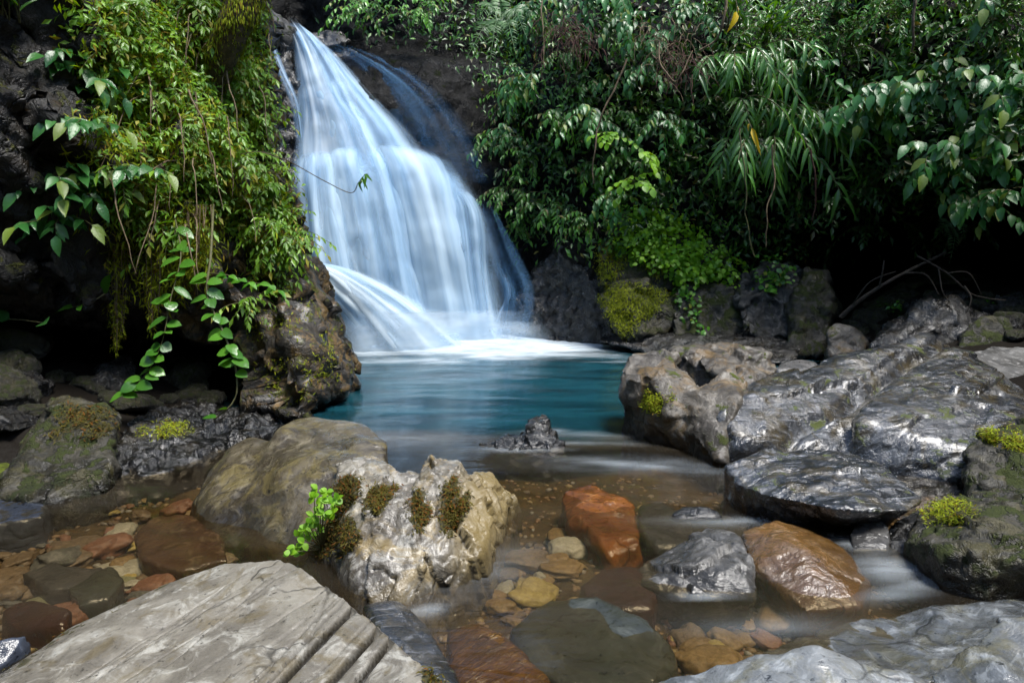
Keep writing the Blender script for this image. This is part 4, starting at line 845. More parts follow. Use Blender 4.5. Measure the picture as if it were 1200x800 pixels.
zone('spear', WK, [(840, 75, 'standing left of the single yellow leaf'), (880, 60, 'standing right of the single yellow leaf'), (905, 90, 'standing above the hanging canes'), (820, 20, 'at the top edge above the root mat')], 'ginger plant', 'upright clump of bright lance shaped leaves', 'upright lance leaved clumps', .8, .4, 'ginger_plant')
zone('lime', WK, [(722, 180, 'uppermost above the creeper patch'), (745, 200, 'right one above the creeper patch'), (728, 215, 'lowest one just above the creeper patch')], 'plant', 'lime green round leaved plant', 'lime round leaved plants', .75, .6, 'leafy_plant')
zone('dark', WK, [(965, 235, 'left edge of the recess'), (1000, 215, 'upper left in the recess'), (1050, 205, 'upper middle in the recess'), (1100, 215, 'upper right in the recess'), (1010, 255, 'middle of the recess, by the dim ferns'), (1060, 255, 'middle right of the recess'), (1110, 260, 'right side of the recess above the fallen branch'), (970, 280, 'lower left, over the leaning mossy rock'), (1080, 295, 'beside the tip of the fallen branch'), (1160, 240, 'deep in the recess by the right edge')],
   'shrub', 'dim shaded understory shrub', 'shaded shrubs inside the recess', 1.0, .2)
# small plants clinging to the left outcrop
lp = []
rows = [(150, 15), (185, 30), (215, 10), (170, 65), (205, 75), (240, 60), (160, 110), (195, 120), (230, 105), (265, 110), (295, 95), (180, 160), (215, 155), (250, 150), (285, 145), (312, 140), (200, 200), (235, 195), (270, 190), (300, 185), (322, 185), (225, 235), (262, 230), (295, 225), (325, 220), (280, 265), (310, 262), (338, 255), (335, 290), (305, 300), (120, 50), (110, 90), (130, 20), (345, 275), (318, 330), (300, 355), (252, 40), (256, 70), (262, 100), (268, 125), (276, 150), (285, 175), (298, 200), (314, 225), (330, 245), (342, 265), (345, 285), (346, 305), (245, 20), (262, 140), (290, 205), (318, 205), (328, 240), (330, 275), (322, 300), (150, 215), (165, 240), (180, 255), (200, 270)]
hh = ['close to the leaning trunk', 'high up near the top edge', 'on the sunlit shoulder', 'in the middle of the mossy face', 'low on the mossy face', 'at the outer edge beside the fall']
for k, (px, py) in enumerate(rows):
    h = cast(LK, px, py)
    if h is None: continue
    p, n = h
    e = put_plant('cliff_plant', PR['olive'][k % 4], None, p+n*.02, n, random.uniform(.7, 1.35))
    tag(e, 'small yellow-green leafy plant clinging to the moss of the left outcrop', 'plant', 'small plants clinging to the left outcrop')
for px, py, ph in [(85, 70, 'at the upper left, with long drooping blades'), (120, 95, 'right below the upper drooping ones'), (95, 150, 'alone halfway down the dark rock'), (60, 205, 'left of the cluster over the cave'), (90, 225, 'centre of the cluster over the cave'), (125, 212, 'right of the cluster over the cave'), (155, 200, 'rightmost over the cave, near the moss'), (75, 250, 'hanging lowest above the cave')]:
    h = cast(LK, px, py); p, n = h
    e = put_plant('broad_leaf_plant', PR['lbroad'][int(px) % 3], None, p+n*.05, n, .85)
    tag(e, f'broad leaved plant on the left outcrop {ph}', 'plant', 'broad leaved plants on the left outcrop')
h = cast(LK, 12, 25); e = put_plant('strap_leaf_plant', PR['spear'][0], None, h[0], h[1], .55); tag(e, 'tuft of narrow strap leaves in the top left corner', 'plant')
# two leaves on a stalk at the left edge, a bare leaf pair over the cave
def sprig(name, label, cat, stem_pts, leaves, lmat, smat='stem', r=.006, kind='ro', extra=None):
    c = spline(stem_pts, 30); base = c[0].copy(); tb = Tubes(); tb.add(c-base, r, r*.5, 6); lv = Leaves()
    for (t, dx, dz, L, W) in leaves:
        p = c[min(29, int(t*29))]-base; lv.add(p, (dx, -.35+random.uniform(-.5, .4), dz), (random.uniform(-.7, .7), -.6+random.uniform(-.4, .4), .85), L, W, kind)
    e = empty(name, base); link('stem', tb.mesh('stem'), M[smat], e); link('foliage', lv.mesh('foliage'), M[lmat], e)
    return tag(e, label, cat)
def vine_leaves(n, t0, t1, L, rnd):
    return [(t0+(t1-t0)*(k+rnd.random()*.6)/n, (1 if k % 2 else -1)*rnd.uniform(.5, 1.2), rnd.uniform(-.55, .15), L*rnd.uniform(.5, 1.1), L*rnd.uniform(.4, .65)) for k in range(n)]
rv = random.Random(5)
sprig('creeping_vine', 'leafy vine hanging in front of the cave, its end curling left', 'vine', [Y(205, 255, 6.0), Y(212, 300, 5.75), Y(200, 350, 5.6), Y(190, 400, 5.5), Y(170, 440, 5.45), Y(140, 465, 5.4)], vine_leaves(34, .05, 1, .17, rv), 'lf_mid', kind='rb')
sprig('creeping_vine', 'leafy vine over the bare rock ending in a bare upturned yellow stem', 'vine', [Y(250, 240, 6.2), Y(247, 300, 5.75), Y(243, 345, 5.6), Y(262, 390, 5.5), Y(276, 430, 5.4), Y(275, 468, 5.35), Y(250, 492, 5.3)], vine_leaves(20, .25, .72, .17, rv)+[(.97, -.9, .1, .12, .07), (.92, -.5, .3, .1, .06)], 'lf_mid', r=.012, kind='rb')
sprig('creeping_vine', 'leafy runner trailing across the outcrop towards the bare rock', 'vine', [Y(235, 320, 6.2), Y(265, 322, 6.1), Y(290, 330, 6.2), Y(318, 335, 6.4), Y(332, 345, 6.5)], vine_leaves(18, 0, 1, .13, rv), 'lf_bright', kind='ov')
sprig('leaf_spray', 'pair of round leaves on a thin stalk at the left edge over the cave', 'plant', [Y(-30, 378, 5.9), Y(10, 374, 5.6), Y(50, 378, 5.5)], [(.55, -.5, .3, .15, .13), (1, .6, .2, .15, .13), (.3, -.2, .4, .13, .1)], 'lf_cool', kind='rb')
sprig('leaf_spray', 'short stalk with two dim leaves sticking out of the hanging moss', 'plant', [Y(135, 335, 6.0), Y(110, 352, 5.8), Y(85, 360, 5.7)], [(.3, .2, .6, .18, .12), (1, -.9, -.1, .18, .12), (.8, .3, -.2, .09, .06)], 'lf_bright', kind='rb')
sprig('twig', 'thin bare twig reaching out across the waterfall with a few leaves at its tip', 'twig', [Y(308, 178, 6.9), Y(340, 190, 6.7), Y(380, 212, 6.5), Y(411, 226, 6.4), Y(420, 214, 6.35), Y(428, 204, 6.3)], [(1, .2, -1, .13, .03), (.9, .5, -1, .12, .03), (.95, -.3, -.8, .1, .025), (.85, .1, -1, .1, .03), (1, .6, -.5, .1, .03)], 'lf_bright', 'bark', .006, 'la')
sprig('leaf_spray', 'single bright yellow leaf hanging near the top right of centre', 'leaf', [Y(862, 0, 9.6), Y(864, 8, 9.55), Y(863, 14, 9.5)], [(1, -.25, -1, .28, .11), (.5, .4, -.8, .1, .05)], 'lf_yellow', kind='la')
sprig('leaf_spray', 'narrow yellowing leaf drooping among the canes', 'leaf', [Y(876, 140, 9.3), Y(879, 146, 9.25), Y(881, 150, 9.2)], [(1, .15, -1, .36, .07), (.4, -.3, -.6, .1, .04)], 'lf_yellow', kind='la')
# pink tipped sprigs beside the side cascade are tiny: part of the plants there
# ferns
def join_m(a, b):
    bm = bmesh.new(); bm.from_mesh(a); bm.from_mesh(b); me = bpy.data.meshes.new('frond'); bm.to_mesh(me); bm.free(); return me
def fern(label, root, fronds, mat, npin=22, pl=.17):
    e = empty('fern', root); tag(e, label, 'fern')
    for (tip, sag) in fronds:
        a, b = np.zeros(3), np.array(tip)-np.array(root)
        mid = (a+b)/2+np.array([0, -.12, sag]); c = spline([a, a*.6+mid*.4+np.array([0, 0, sag*.3]), mid, b], 40)
        lv = Leaves(); tb = Tubes(); tb.add(c, .006, .002, 4)
        for j in range(npin):
            t = .15+.85*j/npin; i = int(t*39); p = c[i]; tw = c[min(39, i+1)]-c[max(0, i-1)]; tw /= np.linalg.norm(tw)
            sd = np.cross(tw, (0, -.85, .5)); sd /= np.linalg.norm(sd)
            s = pl*math.sin(math.pi*min(1, (t*.95+.08)))**.7
            for q in (-1, 1): lv.add(p, sd*q+tw*.45, (0, -.85, .5), s, s*.24, 'bl')
        f = link('frond', join_m(lv.mesh('frond'), tb.mesh('rachis')), M[mat], e)
    return e
fern('large pale fern with arching fronds above the right side of the waterfall', Y(588, 32, 8.9), [(Y(545, 72, 8.3), .15), (Y(572, 92, 8.2), .25), (Y(556, 30, 8.5), .2), (Y(618, 46, 8.3), .22), (Y(604, 62, 8.2), .15), (Y(585, 0, 8.4), .1), (Y(628, 20, 8.5), .12)], 'lf_fern', 24, .14)
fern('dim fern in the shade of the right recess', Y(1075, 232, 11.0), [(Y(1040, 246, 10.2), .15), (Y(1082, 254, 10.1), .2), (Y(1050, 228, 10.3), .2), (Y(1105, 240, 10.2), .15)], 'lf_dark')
fern('small dim fern low in the right recess above the dark boulder', Y(1112, 262, 10.2), [(Y(1112, 310, 9.8), .05), (Y(1090, 285, 9.8), .12), (Y(1130, 285, 9.8), .1)], 'lf_fern', 16, .12)
# ------------------------------------------------------------------ carpets
def cling(name, hits, mat, L, W, kind, label=None, cat=None, kindp=None, lift=(.0, .06), grav=.6, per=1, parent=None):
    lv = Leaves(); base = np.zeros(3)
    if parent is not None: base = np.array(parent.location)
    for p, n in hits:
        for _ in range(per):
            d = np.array([random.gauss(0, 1), random.gauss(0, 1), random.gauss(0, .7)-grav]); d -= n*d.dot(n)*.6; d += n*random.uniform(.1, .6)
            nn_ = n+np.array([random.gauss(0, .35), random.gauss(0, .35), .5+random.gauss(0, .3)])
            s = random.uniform(.6, 1.3)
            o = p+n*random.uniform(*lift)+np.array([random.gauss(0, L*.5), random.gauss(0, L*.5), random.gauss(0, L*.5)])-base
            lv.add(o, d, nn_, L*s, W*s, kind)
    ob = link(name, lv.mesh(name), M[mat], parent)
    if label: tag(ob, label, cat)
    if kindp: ob['kind'] = kindp
    return ob
cling('creeper', scatter_px(WK, [(728, 255), (762, 240), (800, 262), (830, 285), (862, 318), (862, 335), (835, 322), (810, 340), (775, 312), (745, 308), (722, 290)], 2300, .3), 'lf_lime', .075, .06, 'ro', 'carpet of tiny bright green leaves draped over the rocks above the pool', 'creeper', lift=(.04, .30))
cling('creeper', scatter_px(WK, [(700, 205), (760, 215), (800, 250), (760, 245), (725, 260), (700, 245)], 420, .3)+scatter_px(WK, [(890, 310), (915, 305), (930, 318), (905, 345), (888, 335)], 130, .2), 'lf_bright', .08, .06, 'ro', 'darker small leaved creeper around the edges of the bright green carpet', 'creeper', lift=(.02, .14))
cling('creeper', scatter_px(WK, [(782, 335), (808, 330), (822, 372), (838, 398), (828, 402), (806, 372)], 110, .2), 'lf_bright', .07, .055, 'ro', 'thin strand of creeper trailing down between the grey rocks to the water', 'creeper', lift=(.01, .08))
hm = scatter_px(['f1'], [(700, 340), (725, 330), (770, 335), (785, 345), (770, 360), (748, 378), (735, 393), (722, 380), (708, 362)], 5200, .25)
cling('moss_cushion', hm, 'moss_lime', .045, .016, 'bl', 'glowing lime moss cushion on the rock at the right end of the pool', 'moss', lift=(0, .03), grav=.8)
cling('moss_cushion', scatter_px(['f2', 'wall'], [(700, 285), (722, 290), (735, 300), (720, 325), (702, 330)], 1300, .2)+scatter_px(['f2', 'f3'], [(750, 305), (790, 312), (770, 325)], 300, .2), 'moss_yellow', .05, .018, 'bl', 'dull yellow moss on the brown rock above the lime cushion', 'moss', lift=(0, .03), grav=.8)
# moss and roots over the left outcrop
def ldens(x, y):
    return .35+.65*sstep(.0, .35, nz2(x, y, 45., 70., 3.3, 8)+.12)
hm = scatter_px(LK, [(105, -5), (300, -5), (310, 60), (318, 140), (340, 240), (345, 300), (300, 330), (285, 250), (250, 300), (215, 350), (150, 330), (110, 200), (130, 110)], 13000, .8, lambda x, y: .06+.94*float(nz2(x, y, 30., 48., 3.3, 8) > -.05))
cling('moss_mat', hm, 'moss_yellow', .085, .022, 'bl', kindp='stuff', lift=(0, .12), grav=1.2)
hm = scatter_px(LK, [(105, -5), (300, -5), (315, 140), (342, 250), (345, 300), (300, 330), (285, 250), (235, 260), (150, 240), (120, 130)], 8000, .8, lambda x, y: .1+.9*float(nz2(x, y, 40., 55., 6.3, 18) > -.02))
cling('ground_cover', hm, 'lf_olive', .065, .028, 'ovs', kindp='stuff', lift=(.02, .22), grav=.5)
hm = scatter_px(LK, [(300, 345), (345, 330), (410, 400), (412, 440), (330, 480), (290, 430)], 900, .3, lambda x, y: float(nz2(x, y, 22., 28., 1.1, 4) > .12))
cling('moss_cushion', hm, 'moss_yellow', .04, .014, 'bl', 'scattered yellow moss tufts on the bare lower rock of the left outcrop', 'moss', lift=(0, .02), grav=.7)
for k, (x0, y0, y1, wd, lab) in enumerate([(137, 300, 415, 11, 'left of two long moss beards hanging over the dark cave'), (178, 270, 395, 13, 'right of two long moss beards hanging over the dark cave'), (228, 255, 330, 16, 'short ragged moss beard beside the hanging vines')]):
    h = cast(LK, x0, y0); top = h[0] if h else Y(x0, y0, 6.1); yd = top[1]-.08
    tb = Tubes(); lv = Leaves()
    base = top.copy()
    for j in range(26):
        ox = random.gauss(0, wd*.5); e1 = y1-abs(ox)*2-random.uniform(0, 50)
        c = spline([Y(x0+ox, y0-15, yd+random.uniform(-.08, .08)), Y(x0+ox*.95+random.uniform(-2, 2), (y0+e1)/2, yd+random.uniform(-.08, .08)), Y(x0+ox*.8, e1, yd+random.uniform(-.06, .06))], 16)-base
        tb.add(c, .006, .002, 4)
        for q in range(34):
            p = c[random.randrange(16)]; lv.add(p+np.array([random.gauss(0, .012)]*3), (random.gauss(0, .8), random.gauss(0, .8), -1), (random.gauss(0, 1), -1, .3), random.uniform(.03, .07), .014, 'bl')
    e = empty('moss_beard', base); tag(e, lab, 'moss'); link('root_strand', tb.mesh('root_strand'), M['root'], e); link('moss', lv.mesh('moss'), M['moss_yellow'], e)
# roots and dead stems dangling over the left outcrop
for k in range(48):
    px, py = random.uniform(125, 330), random.uniform(0, 260)
    h = cast(LK, px, py)
    if h is None: continue
    p = h[0]+h[1]*.05; ln = random.uniform(.35, 1.1)
    c = np.array(curve(p, (random.uniform(-.6, .6), -.7, .2), ln, 9, 1.8, .2)); tb = Tubes(); tb.add(c-p, random.uniform(.005, .011), .003, 5)
    o = link('hanging_root', tb.mesh('hanging_root'), M['root'], loc=p); tag(o, 'thin brown root dangling from the moss of the left outcrop', 'root', 'thin roots dangling on the left outcrop')
# leaning trunk at the top of the outcrop
tb = Tubes(); c = spline([Y(238, 170, 7.4), Y(248, 110, 6.9), Y(266, 50, 6.5), Y(283, 10, 6.4), Y(300, -60, 6.5), Y(305, -220, 7.0)], 24); b0 = c[0].copy(); tb.add(c-b0, .13, .15, 14, 1, .25)
e = empty('tree', b0); tag(e, 'mossy leaning trunk rising out of the top of the left outcrop', 'tree'); tr_ = link('trunk', tb.mesh('trunk'), M['bark'], e)
lv = Leaves()
for k in range(6500):
    i = random.randrange(22); f_ = random.random(); th = random.uniform(0, 6.28); p = c[i]*(1-f_)+c[i+1]*f_-b0+random.uniform(.12, .17)*np.array([math.cos(th), math.sin(th), 0])
    lv.add(p, (math.cos(th)*.6, math.sin(th)*.6, -1), (math.cos(th), math.sin(th), .3), .05, .018, 'bl')
link('moss', lv.mesh('moss'), M['moss_yellow'], e)
lv = Leaves(); tb = Tubes(); top = c[-1]-b0
for k in range(26):
    cc = curve(top, (random.gauss(0, 1), random.gauss(0, 1), random.uniform(.2, 1.2)), random.uniform(1, 2.2), 8, .4, .15); tb.add(cc, .03, .008, 5)
    for j in range(60):
        p = cc[random.randrange(2, 9)]+np.array([random.gauss(0, .18) for _ in range(3)]); lv.add(p, (random.gauss(0, 1), random.gauss(0, 1), -.4), (random.gauss(0, .4), random.gauss(0, .4), 1), .15, .06, 'ov')
link('branch', tb.mesh('branch'), M['bark'], e); link('crown', lv.mesh('crown'), M['lf_mid'], e)
# undergrowth covering the wall between the shrubs
def udens(x, y): return 1.0
W1 = [(395, -5), (1205, -5), (1205, 215), (1120, 215), (960, 225), (940, 300), (880, 310), (800, 240), (720, 280), (690, 280), (635, 275), (612, 250), (592, 180), (575, 90), (520, 24), (420, 15)]
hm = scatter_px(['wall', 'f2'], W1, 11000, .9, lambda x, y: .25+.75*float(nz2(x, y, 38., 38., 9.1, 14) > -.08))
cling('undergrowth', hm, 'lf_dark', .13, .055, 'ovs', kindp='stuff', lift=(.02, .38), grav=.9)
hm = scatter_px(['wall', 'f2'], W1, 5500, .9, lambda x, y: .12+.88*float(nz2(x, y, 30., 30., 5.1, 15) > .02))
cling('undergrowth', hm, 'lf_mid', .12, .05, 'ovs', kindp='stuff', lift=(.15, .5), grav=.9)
# vines and lianas on the right
def liana(label, pts, r=.012, mat='root', group=None):
    c = spline(pts, 40); c = c+np.stack([fbm(c*3.1, 2, 3), fbm(c*3.1, 2, 4), fbm(c*3.1, 2, 5)*.5], 1)*.05
    b = c[0].copy(); tb = Tubes(); tb.add(c-b, r, r*.6, 6)
    o = link('liana', tb.mesh('liana'), M[mat], loc=b); tag(o, label, 'liana', group); return o
liana('long straight liana slanting down the middle of the leafy rock face', [Y(735, 70, 9.9), Y(720, 105, 9.9), Y(704, 140, 9.9), Y(697, 190, 9.9), Y(696, 215, 10)], .016)
liana('thin dead liana hanging left of the root mat', [Y(636, -5, 9.8), Y(635, 30, 9.7), Y(638, 80, 9.7)], .012)
liana('pale looping liana below the root mat', [Y(770, 50, 9.4), Y(776, 75, 9.3), Y(790, 95, 9.25), Y(800, 85, 9.2), Y(812, 60, 9.3)], .012)
liana('liana dropping from the top past the yellow leaf', [Y(852, -5, 9.2), Y(846, 25, 9.2), Y(838, 45, 9.3), Y(820, 60, 9.4)], .02)
liana('thin stem hanging straight through the canes', [Y(868, 150, 9.0), Y(871, 200, 9.0), Y(874, 250, 9.1), Y(884, 300, 9.2)], .01, 'stem')
liana('drooping dry stem right of the canes', [Y(905, 170, 9.0), Y(908, 215, 9.0), Y(900, 250, 9.0), Y(898, 290, 9.1)], .012)
liana('thin dark upright trunk at the top of the right bank', [Y(1072, -10, 8.4), Y(1070, 30, 8.4), Y(1068, 60, 8.5)], .02, 'bark')
liana('reddish stem hanging below the broad leaved bush', [Y(950, 175, 9), Y(957, 220, 9.1), Y(952, 260, 9.3)], .012, 'redroot')
def root_mat(label, px, py, y, w, h, mat, n=70):
    b = Y(px, py, y); tb = Tubes()
    for k in range(n):
        p = np.array([random.gauss(0, w), random.gauss(0, .12), random.gauss(0, h)]); c = curve(p, (random.gauss(0, .8), random.gauss(0, .5)-.3, random.gauss(0, .4)), random.uniform(.2, .55), 6, 1.5, .3); tb.add(c, .005, .002, 4)
    o = link('root_mat', tb.mesh('root_mat'), M[mat], loc=b); tag(o, label, 'roots')
root_mat('reddish tangle of fine roots in the leaves right of the centre', 795, 72, 9.5, .16, .12, 'redroot')
root_mat('pale dry tangle of roots above the reddish one', 775, 40, 9.6, .2, .16, 'root')
root_mat('dull red root tangle at the top beside the thin dead liana', 660, 38, 10, .2, .16, 'redroot', 120)
# fallen branches in the recess
def branch(label, segs, mat='deadwood'):
    b = np.array(segs[0][0][0]); e = empty('fallen_branch', b); tag(e, label, 'branch')
    for k, (pts, r) in enumerate(segs):
        tb = Tubes(); c = spline(pts, 24); tb.add(c-b, r, r*.5, 7, k, .2); link('limb' if k == 0 else 'twig', tb.mesh('limb'), M[mat], e)
branch('forked fallen branch slanting up out of the dark recess', [([Y(985, 372, 9.3), Y(1010, 350, 9.2), Y(1050, 325, 9.2), Y(1108, 296, 9.3)], .035), ([Y(1030, 338, 9.2), Y(1034, 320, 9.1), Y(1036, 305, 9.1)], .015), ([Y(1000, 356, 9.2), Y(1020, 330, 9.0), Y(1050, 318, 9.0)], .012), ([Y(1060, 320, 9.2), Y(1085, 322, 9.1), Y(1100, 345, 9.0)], .015)])
branch('tangle of thin dead twigs over the black boulder in the recess', [([Y(1075, 300, 8.8), Y(1110, 320, 8.7), Y(1140, 345, 8.6), Y(1178, 352, 8.6)], .014), ([Y(1110, 320, 8.7), Y(1135, 320, 8.6), Y(1150, 345, 8.6)], .01), ([Y(1130, 335, 8.6), Y(1138, 350, 8.5), Y(1130, 372, 8.5)], .012), ([Y(1100, 315, 8.7), Y(1104, 340, 8.6), Y(1110, 350, 8.6)], .01)])
cling('ground_cover', scatter_px(['f7', 'wall', 'bed'], [(1030, 358), (1060, 355), (1065, 370), (1035, 372)], 60)+scatter_px(['f7', 'wall', 'bed'], [(1135, 350), (1200, 348), (1195, 365), (1140, 366)], 80), 'lf_bright', .06, .04, 'ro', kindp='stuff')
from mathutils.kdtree import KDTree
# ------------------------------------------------------------------ moss parts on boulders
def moss_on(rk, polys, n, mat='moss_brown', L=.028, W=.010, lift=.012):
    hits = []
    groups = []
    for P_ in polys: groups.append(scatter_px([KEY[rk.name]], P_, n, .03, lambda x, y: float(np.clip(.30+2.6*nz2(x, y, 24., 34., 2.2+len(rk.name), 23, 4, .65), .02, 1))**1.5))
    hits = sum(groups, [])
    kd = KDTree(len(hits)); [kd.insert(Vector(h_[0]), q) for q, h_ in enumerate(hits)]; kd.balance()
    me = rk.data; V = get_v(me)+np.array(rk.location)
    at = me.attributes.get('mossm') or me.attributes.new('mossm', 'FLOAT', 'POINT'); old = np.zeros(len(V), dtype=np.float32); at.data.foreach_get('value', old)
    new = np.array([sum(1 for _ in kd.find_range(Vector(v), .014)) for v in V]); new = np.clip(new/max(4, np.percentile(new[new > 0], 50) if (new > 0).any() else 4), 0, 1)
    at.data.foreach_set('value', np.maximum(old, new).astype(np.float32))
    for g_ in groups: cling('moss', g_, mat, L, W, 'bl', lift=(0, lift), grav=.2, parent=rk)
moss_on(R['pale'], [[(400, 565), (414, 570), (416, 606), (400, 612), (390, 592)], [(430, 578), (462, 576), (450, 590), (432, 604)], [(380, 614), (408, 612), (416, 636), (390, 656), (362, 654)]], 1500, L=.024)
moss_on(R['pale'], [[(516, 588), (530, 562), (548, 570), (546, 598), (530, 618), (518, 612)], [(484, 582), (498, 588), (496, 616), (487, 608)]], 1300, L=.024)
moss_on(R['pot'], [[(750, 455), (785, 455), (790, 475), (770, 485), (745, 475)]], 900, 'moss_yellow', .03, .011)
moss_on(R['h'], [[(1150, 505), (1200, 490), (1200, 530), (1160, 520)]], 1200, 'moss_yellow', .03, .011)
moss_on(R['i'], [[(1075, 605), (1125, 585), (1130, 600), (1085, 618)]], 1200, 'moss_yellow', .022, .009)
moss_on(R['slab'], [[(-10, 790), (80, 733), (150, 696), (200, 677), (200, 682), (120, 718), (30, 770), (0, 790)]], 1500, 'moss_brown', .014, .006, .005)
moss_on(R['slab'], [[(505, 750), (530, 775), (542, 800), (525, 800), (512, 780)]], 900, 'moss_brown', .02, .008, .006)
moss_on(R['n1'], [[(60, 490), (78, 470), (135, 480), (128, 505), (100, 520), (60, 510)]], 900, 'moss_brown', .035, .012)
moss_on(R['n2'], [[(160, 498), (215, 495), (225, 510), (165, 515)]], 800, 'moss_yellow', .03, .01)
# little bright plant rooted at the foot of the pale rock
lv, tb = Leaves(), Tubes(); h = cast(['pale', 'brown'], 378, 640); b0 = h[0]+np.array([0, -.02, 0])
for (px, py) in [(372, 572), (383, 575), (377, 583), (388, 590), (371, 592), (380, 600), (367, 604), (390, 600), (374, 612), (358, 618), (364, 625), (350, 628), (356, 636), (346, 640), (362, 612), (381, 586), (372, 620), (352, 648), (340, 648), (384, 608), (368, 582), (395, 585)]:
    p = Y(px, py, b0[1]-random.uniform(-.02, .12))-b0; tb.add(spline([np.zeros(3)+np.array([0, .03, -.02]), p*.55+np.array([0, -.02, .01]), p], 8), .003, .002, 4)
    for q in range(5):
        th = random.uniform(0, 6.28); lv.add(p, (math.cos(th), -.25, math.sin(th)*.6+.15), (random.gauss(0, .3), -.6, 1), random.uniform(.03, .045), random.uniform(.026, .036), 'rb')
e = empty('seedling', b0); tag(e, 'small bright lime plant growing between the brown boulder and the pale mossy rock', 'plant'); link('stem', tb.mesh('stem'), M['stem'], e); link('foliage', lv.mesh('foliage'), M['lf_lime'], e)
# ------------------------------------------------------------------ pebbles under the water
PEB = {}
def pebble_mesh(seed):
    bm = bmesh.new(); bmesh.ops.create_icosphere(bm, subdivisions=4, radius=1.0)
    me = bpy.data.meshes.new('pebble'); bm.to_mesh(me); bm.free(); V = get_v(me)
    V = V*(1+fbm(V*.9+seed*3.7, 3, seed)*.55)[:, None]; V = V*(1+facet(V*.9+seed*1.3, seed)*.16)[:, None]; V = np.sign(V)*np.abs(V)**.85
    V = V*np.array([1, .72, .42]); set_v(me, V); me.polygons.foreach_set('use_smooth', np.ones(len(me.polygons), bool)); return me
PC = [('ochre', (.11, .07, .025), (.21, .14, .06)), ('yellow', (.20, .15, .04), (.32, .26, .09)), ('grey', (.05, .05, .047), (.11, .11, .10)), ('brown', (.065, .045, .027), (.14, .10, .06)), ('rust red', (.10, .045, .025), (.18, .085, .05)), ('olive', (.09, .095, .05), (.17, .17, .10)), ('pale', (.19, .18, .14), (.30, .29, .24))]
for cn, a, b in PC: PEB[cn] = plain_mat(cn.replace(' ', '_')+'_pebble', a, b, 5, .55, .3)
pm = {cn: [pebble_mesh(i*5+j) for j in range(4)] for i, (cn, _, _) in enumerate(PC)}
for cn in pm:
    for m_ in pm[cn]: m_.materials.append(PEB[cn])
ZN = [('in the left shallows beside the brown boulder', [(0, 640), (60, 600), (150, 575), (240, 590), (250, 640), (280, 660), (200, 690), (100, 730), (30, 745), (0, 735)], 190, ['ochre', 'yellow', 'grey', 'brown', 'rust red', 'olive', 'pale', 'brown', 'brown', 'brown', 'grey', 'rust red']),
      ('around the submerged green-grey stone', [(560, 720), (600, 660), (640, 610), (670, 630), (690, 660), (640, 690), (600, 730)], 45, ['ochre', 'yellow', 'ochre', 'brown', 'pale']),
      ('in the shallows below the amber stone', [(760, 700), (870, 700), (940, 720), (900, 750), (820, 790), (790, 760)], 60, ['ochre', 'ochre', 'rust red', 'yellow', 'brown'])]
for ph, poly, cnt, cols in ZN:
    made = 0
    while made < cnt:
        x0 = random.uniform(min(p[0] for p in poly), max(p[0] for p in poly)); y0 = random.uniform(min(p[1] for p in poly), max(p[1] for p in poly))
        if not in_poly(x0, y0, poly): continue
        p = Z(x0, y0, -.17); s = random.choice([.025, .03, .035, .04, .05, .065, .09, .12])*random.uniform(.8, 1.15)
        h = BV['bed'].ray_cast(Vector((p[0], p[1], 3)), Vector((0, 0, -1)))
        zb = h[0][2] if h[0] else -.2
        cn = random.choice(cols); o = bpy.data.objects.new('pebble', random.choice(pm[cn])); COL.objects.link(o)
        o.location = (p[0], p[1], min(zb+s*.25, -.05-s*.3)); o.scale = (s, s, s*random.uniform(.7, 1.1)); o.rotation_euler = (random.uniform(-.25, .25), random.uniform(-.25, .25), random.uniform(0, 6.28))
        tag(o, f'{cn} pebble on the stream bed {ph}', 'pebble', f'{cn} pebbles {ph}'); made += 1
rows = []
bm_ = pebble_mesh(99); gv = get_v(bm_); gq = np.array([list(p.vertices) for p in bm_.polygons])
VV, QQ = [], []; rg = np.random.default_rng(3)
bm2 = bmesh.new(); bmesh.ops.create_icosphere(bm2, subdivisions=1, radius=1.0); gv = np.array([v.co for v in bm2.verts]); gq = np.array([[v.index for v in f.verts] for f in bm2.faces]); bm2.free()
k = 0
while k < 4200:
    px, py = rg.uniform(-60, 1150), rg.uniform(560, 830); p = Z(px, py, -.19)
    z = bed_z(p[0], p[1]); s = rg.uniform(.012, .032)
    h = BV['bed'].ray_cast(Vector((p[0], p[1], 3)), Vector((0, 0, -1)))
    if h[0] is None or h[0][2] > -.06: continue
    a = rg.uniform(0, 6.28); Rm = np.array([[math.cos(a), -math.sin(a), 0], [math.sin(a), math.cos(a), 0], [0, 0, 1]])
    VV.append((gv*(1+rg.uniform(-.25, .25, (len(gv), 1)))*np.array([1, .7, .45])*s)@Rm.T+np.array([p[0], p[1], h[0][2]+s*.1])); QQ.append(gq+k*len(gv)); k += 1
def gravel_mat():
    t = NT('gravel'); ri = t.n('NewGeometry').outputs['Random Per Island']
    c = t.ramp(ri, [(0, (.10, .09, .08)), (.25, (.16, .10, .04)), (.45, (.14, .09, .05)), (.6, (.22, .17, .08)), (.8, (.15, .08, .04)), (1, (.2, .2, .18))]); return t.end(t.n('BsdfPrincipled', None, Base_Color=c, Roughness=.6))
gr = link('gravel', mesh_np('gravel', np.concatenate(VV), np.concatenate(QQ)), gravel_mat()); tag(gr, kind='stuff')
